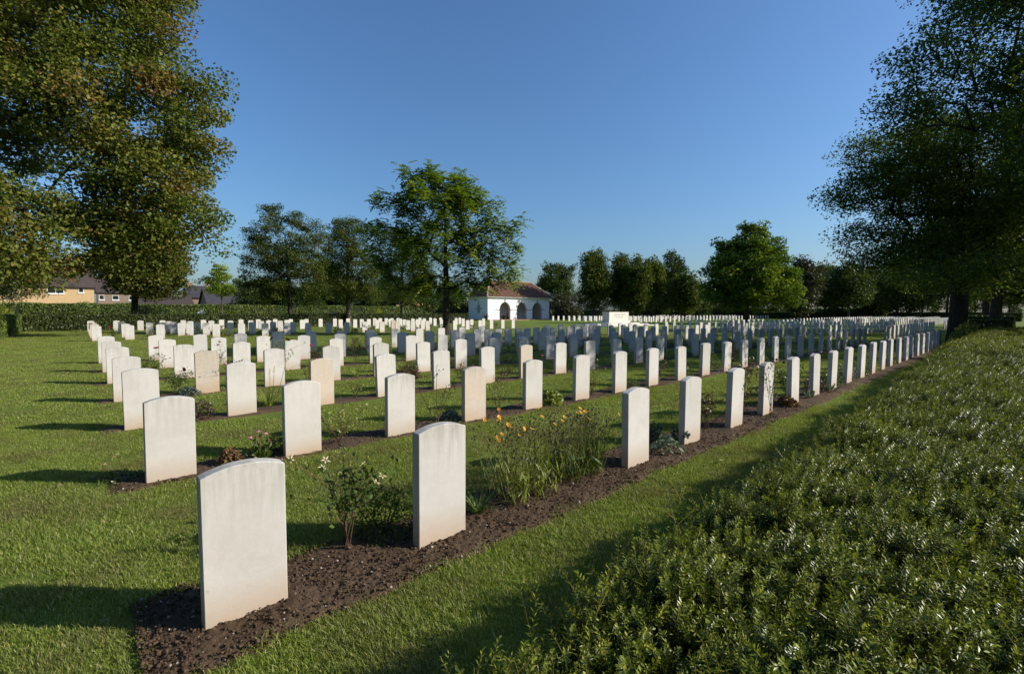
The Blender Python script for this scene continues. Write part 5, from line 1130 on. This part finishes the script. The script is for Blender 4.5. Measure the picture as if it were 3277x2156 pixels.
mound('heather_clump', 'low heather left of the eighth headstone in the second row', spot(1, 6.5), .22, .18, 1300, .02, L_GREEN, 425, 'plant')
rose('bushy rose with red tinted leaves right of the eighth second-row headstone', spot(1, 7.45), .40, .2, 8, 420, L_RED, M_STEM, hips(3), 28, lsize=.03)
rose('leafy rose between the tenth and eleventh second-row headstones', spot(1, 9.5), .55, .2, 8, 420, L_GREEN, M_STEM, hips(5), 29, lsize=.03)
rose('dark rose with faded heads right of the eleventh second-row headstone', spot(1, 10.5, .1), .62, .2, 8, 260, L_RED, M_STEM_D, [('seed_head', 'ball', M_SEED, M_SEED, 1.8)] * 6, 30, lsize=.03)
for k, kk in enumerate((8.5, 12.5, 13.5)):
    mound('low_green_plant', f'low dark plant after the {ordinal((9, 13, 14)[k])} headstone of the second row', spot(1, kk), .2, .24, 500, .035, L_GREEN, 430 + k, 'plant')
# --- rows three to seven
mound('purple_shrub', 'dark purple shrub between the first headstones of the third row', spot(2, .55), .20, .26, 800, .03, L_PURP, 440, 'plant')
r = np.random.RandomState(31); sp = []; fl = []
for (ex, ey, eh) in ((.02, .0, .52), (.10, .04, .55), (.28, .05, .66)):
    c = curve((ex * .3, 0, 0), (ex, ey, eh), (.02, 0, .03), 6, r, .01); sp.append((c, .004, .003)); fl.append(('flower_spike', 'poker', M_CREAM, M_ORA, c[-1], (0, .1, 0), 1.0))
strap('red_hot_poker', 'torch lily with three cream and orange spikes in the third row', (2.24, 8.30, .0), 34, .46, .014, L_LIME, 32, .5, 1.3, 'flowers', None, fl, sp)
mound('lime_cushion', 'small yellow green cushion left of the tan third headstone in the third row', spot(2, 1.78), .16, .14, 500, .025, L_LIME, 441, 'plant')
rose('thin rose between the third and fourth headstones of the third row', spot(2, 2.55), .36, .2, 6, 70, L_LIME, M_STEM_D, hips(3, .8), 33)
rose('pinkish heather topped bush between fourth and fifth third-row headstones', spot(2, 3.55, 0, .3), .50, .28, 12, 900, L_RED, M_STEM_D, (), 34, 'heather_bush', .03, None, .05)
rose('rusty thin rose right of the fifth headstone in the third row', spot(2, 4.55), .45, .15, 6, 160, L_BROWN, M_STEM_D, [('seed_head', 'ball', M_SEED, M_SEED, 1.0)] * 6, 35)
rose('low red leaved rose right of the sixth headstone in the third row', spot(2, 5.55), .26, .2, 6, 200, L_RED, M_STEM_D, (), 36)
strap('iris_clump', 'dark clump of tall strap leaves between eighth and ninth third-row headstones', spot(2, 7.35), 40, .62, .022, L_DARK, 37, .35, 1.35)
rose('thin rose with pink bloom right of the tan seventh headstone in the third row', spot(2, 6.5), .42, .16, 6, 90, L_GREEN, M_STEM_D, [('rose_flower', 'rose', M_PINK, M_PINK, 1.0)], 38)
rose('sparse rose between the third and fourth headstones of the fourth row', spot(3, 2.6), .45, .2, 6, 120, L_LIME, M_STEM_D, hips(3, .8), 39)
rose('bushy rose with one red bloom beside the first fifth-row headstone', spot(4, .55), .58, .18, 7, 260, L_GREEN, M_STEM, reds(1, 1.5), 40)
rose('bushy pale leaved rose between the first fourth-row headstones', spot(3, .6), .42, .22, 8, 420, L_GREEN, M_STEM, reds(1), 41)
mound('lavender', 'grey lavender left of the second headstone in the fourth row', spot(3, .74, 0, -.02), .18, .16, 500, .04, L_BLUE, 442, 'plant')
rose('rose with red blooms left of the third headstone in the fifth row', spot(4, 1.6), .66, .15, 6, 160, L_GREEN, M_STEM, reds(2, 1.2), 42)
rose('rose with red bloom above the third fourth-row headstone', spot(3, 2.2, 0, .3), .80, .12, 5, 140, L_GREEN, M_STEM, reds(2, 1.3), 43)
rose('rose with rusty leaves after the fifth headstone of the fifth row', spot(4, 4.55), .62, .24, 9, 240, L_RED, M_STEM_D, reds(1), 44)
rs2 = random.Random(77); used = {(3, 0), (3, 2), (4, 0), (4, 1), (4, 4), (2, 0), (2, 1), (2, 2), (2, 3), (2, 4), (2, 5), (2, 6), (2, 7)}
NUMR = ['front', 'second', 'third', 'fourth', 'fifth', 'sixth', 'seventh']
for i in range(2, 7):
    for k in range(0, 21):
        if (i, k) in used or rs2.random() > .92 or (i == 5 and k >= 10) or (i == 6 and k >= 12): continue
        typ = rs2.random(); loc = spot(i, k + .5, rs2.uniform(-.15, .15), rs2.uniform(.12, .3)); sd = 500 + i * 40 + k
        where = f'after column {k + 1} of the {NUMR[i]} row'
        where = f'just right of the {ordinal(k + 1)} headstone in the {NUMR[i]} row'
        if typ < .45: rose('thin rose ' + where, loc, rs2.uniform(.38, .68), .22, 6, rs2.randint(90, 240), rs2.choice([L_GREEN, L_LIME, L_RED]), M_STEM_D, reds(1, 1.1) if rs2.random() < .22 else (), sd)
        elif typ < .85: mound('low_shrub', rs2.choice(['low green shrub ', 'small dark shrub ']) + where, loc, rs2.uniform(.18, .30), rs2.uniform(.2, .38), 480, .038, rs2.choice([L_GREEN, L_DARK, L_LIME, L_RED]), sd, 'plant', 'low shrubs in the beds')
        else: strap('grassy_clump', 'grassy clump ' + where, loc, 26, rs2.uniform(.3, .5), .016, rs2.choice([L_GREEN, L_LIME]), sd, .45, 1.25, 'plant', 'grassy clumps in the beds')
# --- rear plot
for i, (Y, xs) in enumerate(REAR_ROWS):
    for j in range(len(xs) - 1):
        if rs2.random() > (.6 if i < 3 else .35): continue
        x = (xs[j] + xs[j + 1]) / 2; lab = f'just right of the {ordinal(j + 1)} inscribed headstone in rear row {("one", "two", "three", "four", "five")[i]}'
        if rs2.random() < .5: mound('low_shrub', 'small bush ' + lab, (x, Y + .2, 0), rs2.uniform(.25, .4), rs2.uniform(.3, .55), 260, .075, rs2.choice([L_GREEN, L_RED, L_LIME, L_DARK]), 800 + i * 50 + j, 'plant', 'low shrubs in the rear plot')
        else: rose('rose ' + lab, (x, Y + .2, 0), rs2.uniform(.45, .8), .28, 6, 150, rs2.choice([L_GREEN, L_RED]), M_STEM_D, reds(1, 1.8) if rs2.random() < .4 else (), 800 + i * 50 + j, lsize=.06, group='rose bushes in the rear plot')
# spiky bronze flax by the shelter
for k, (x, y, h, lab) in enumerate(((49.6, 60.6, 1.7, 'spiky bronze flax at the left end of the shelter'), (52.3, 59.2, 1.9, 'spiky bronze flax before the left corner of the shelter'), (66.6, 59.2, 1.6, 'spiky bronze flax at the right corner of the shelter'))):
    strap('bronze_flax', lab, (x, y, 0), 60, h, .09, L_PURP, 700 + k, .4, 1.35, 'plant', 'bronze flax by the shelter')
# plant at the foot of the thick trunk
mound('hedge_shrub', 'yellow green shrub at the foot of the thick right trunk', (26.6, 1.75, 0), .7, 1.15, 1600, .07, L_LIME, 710)
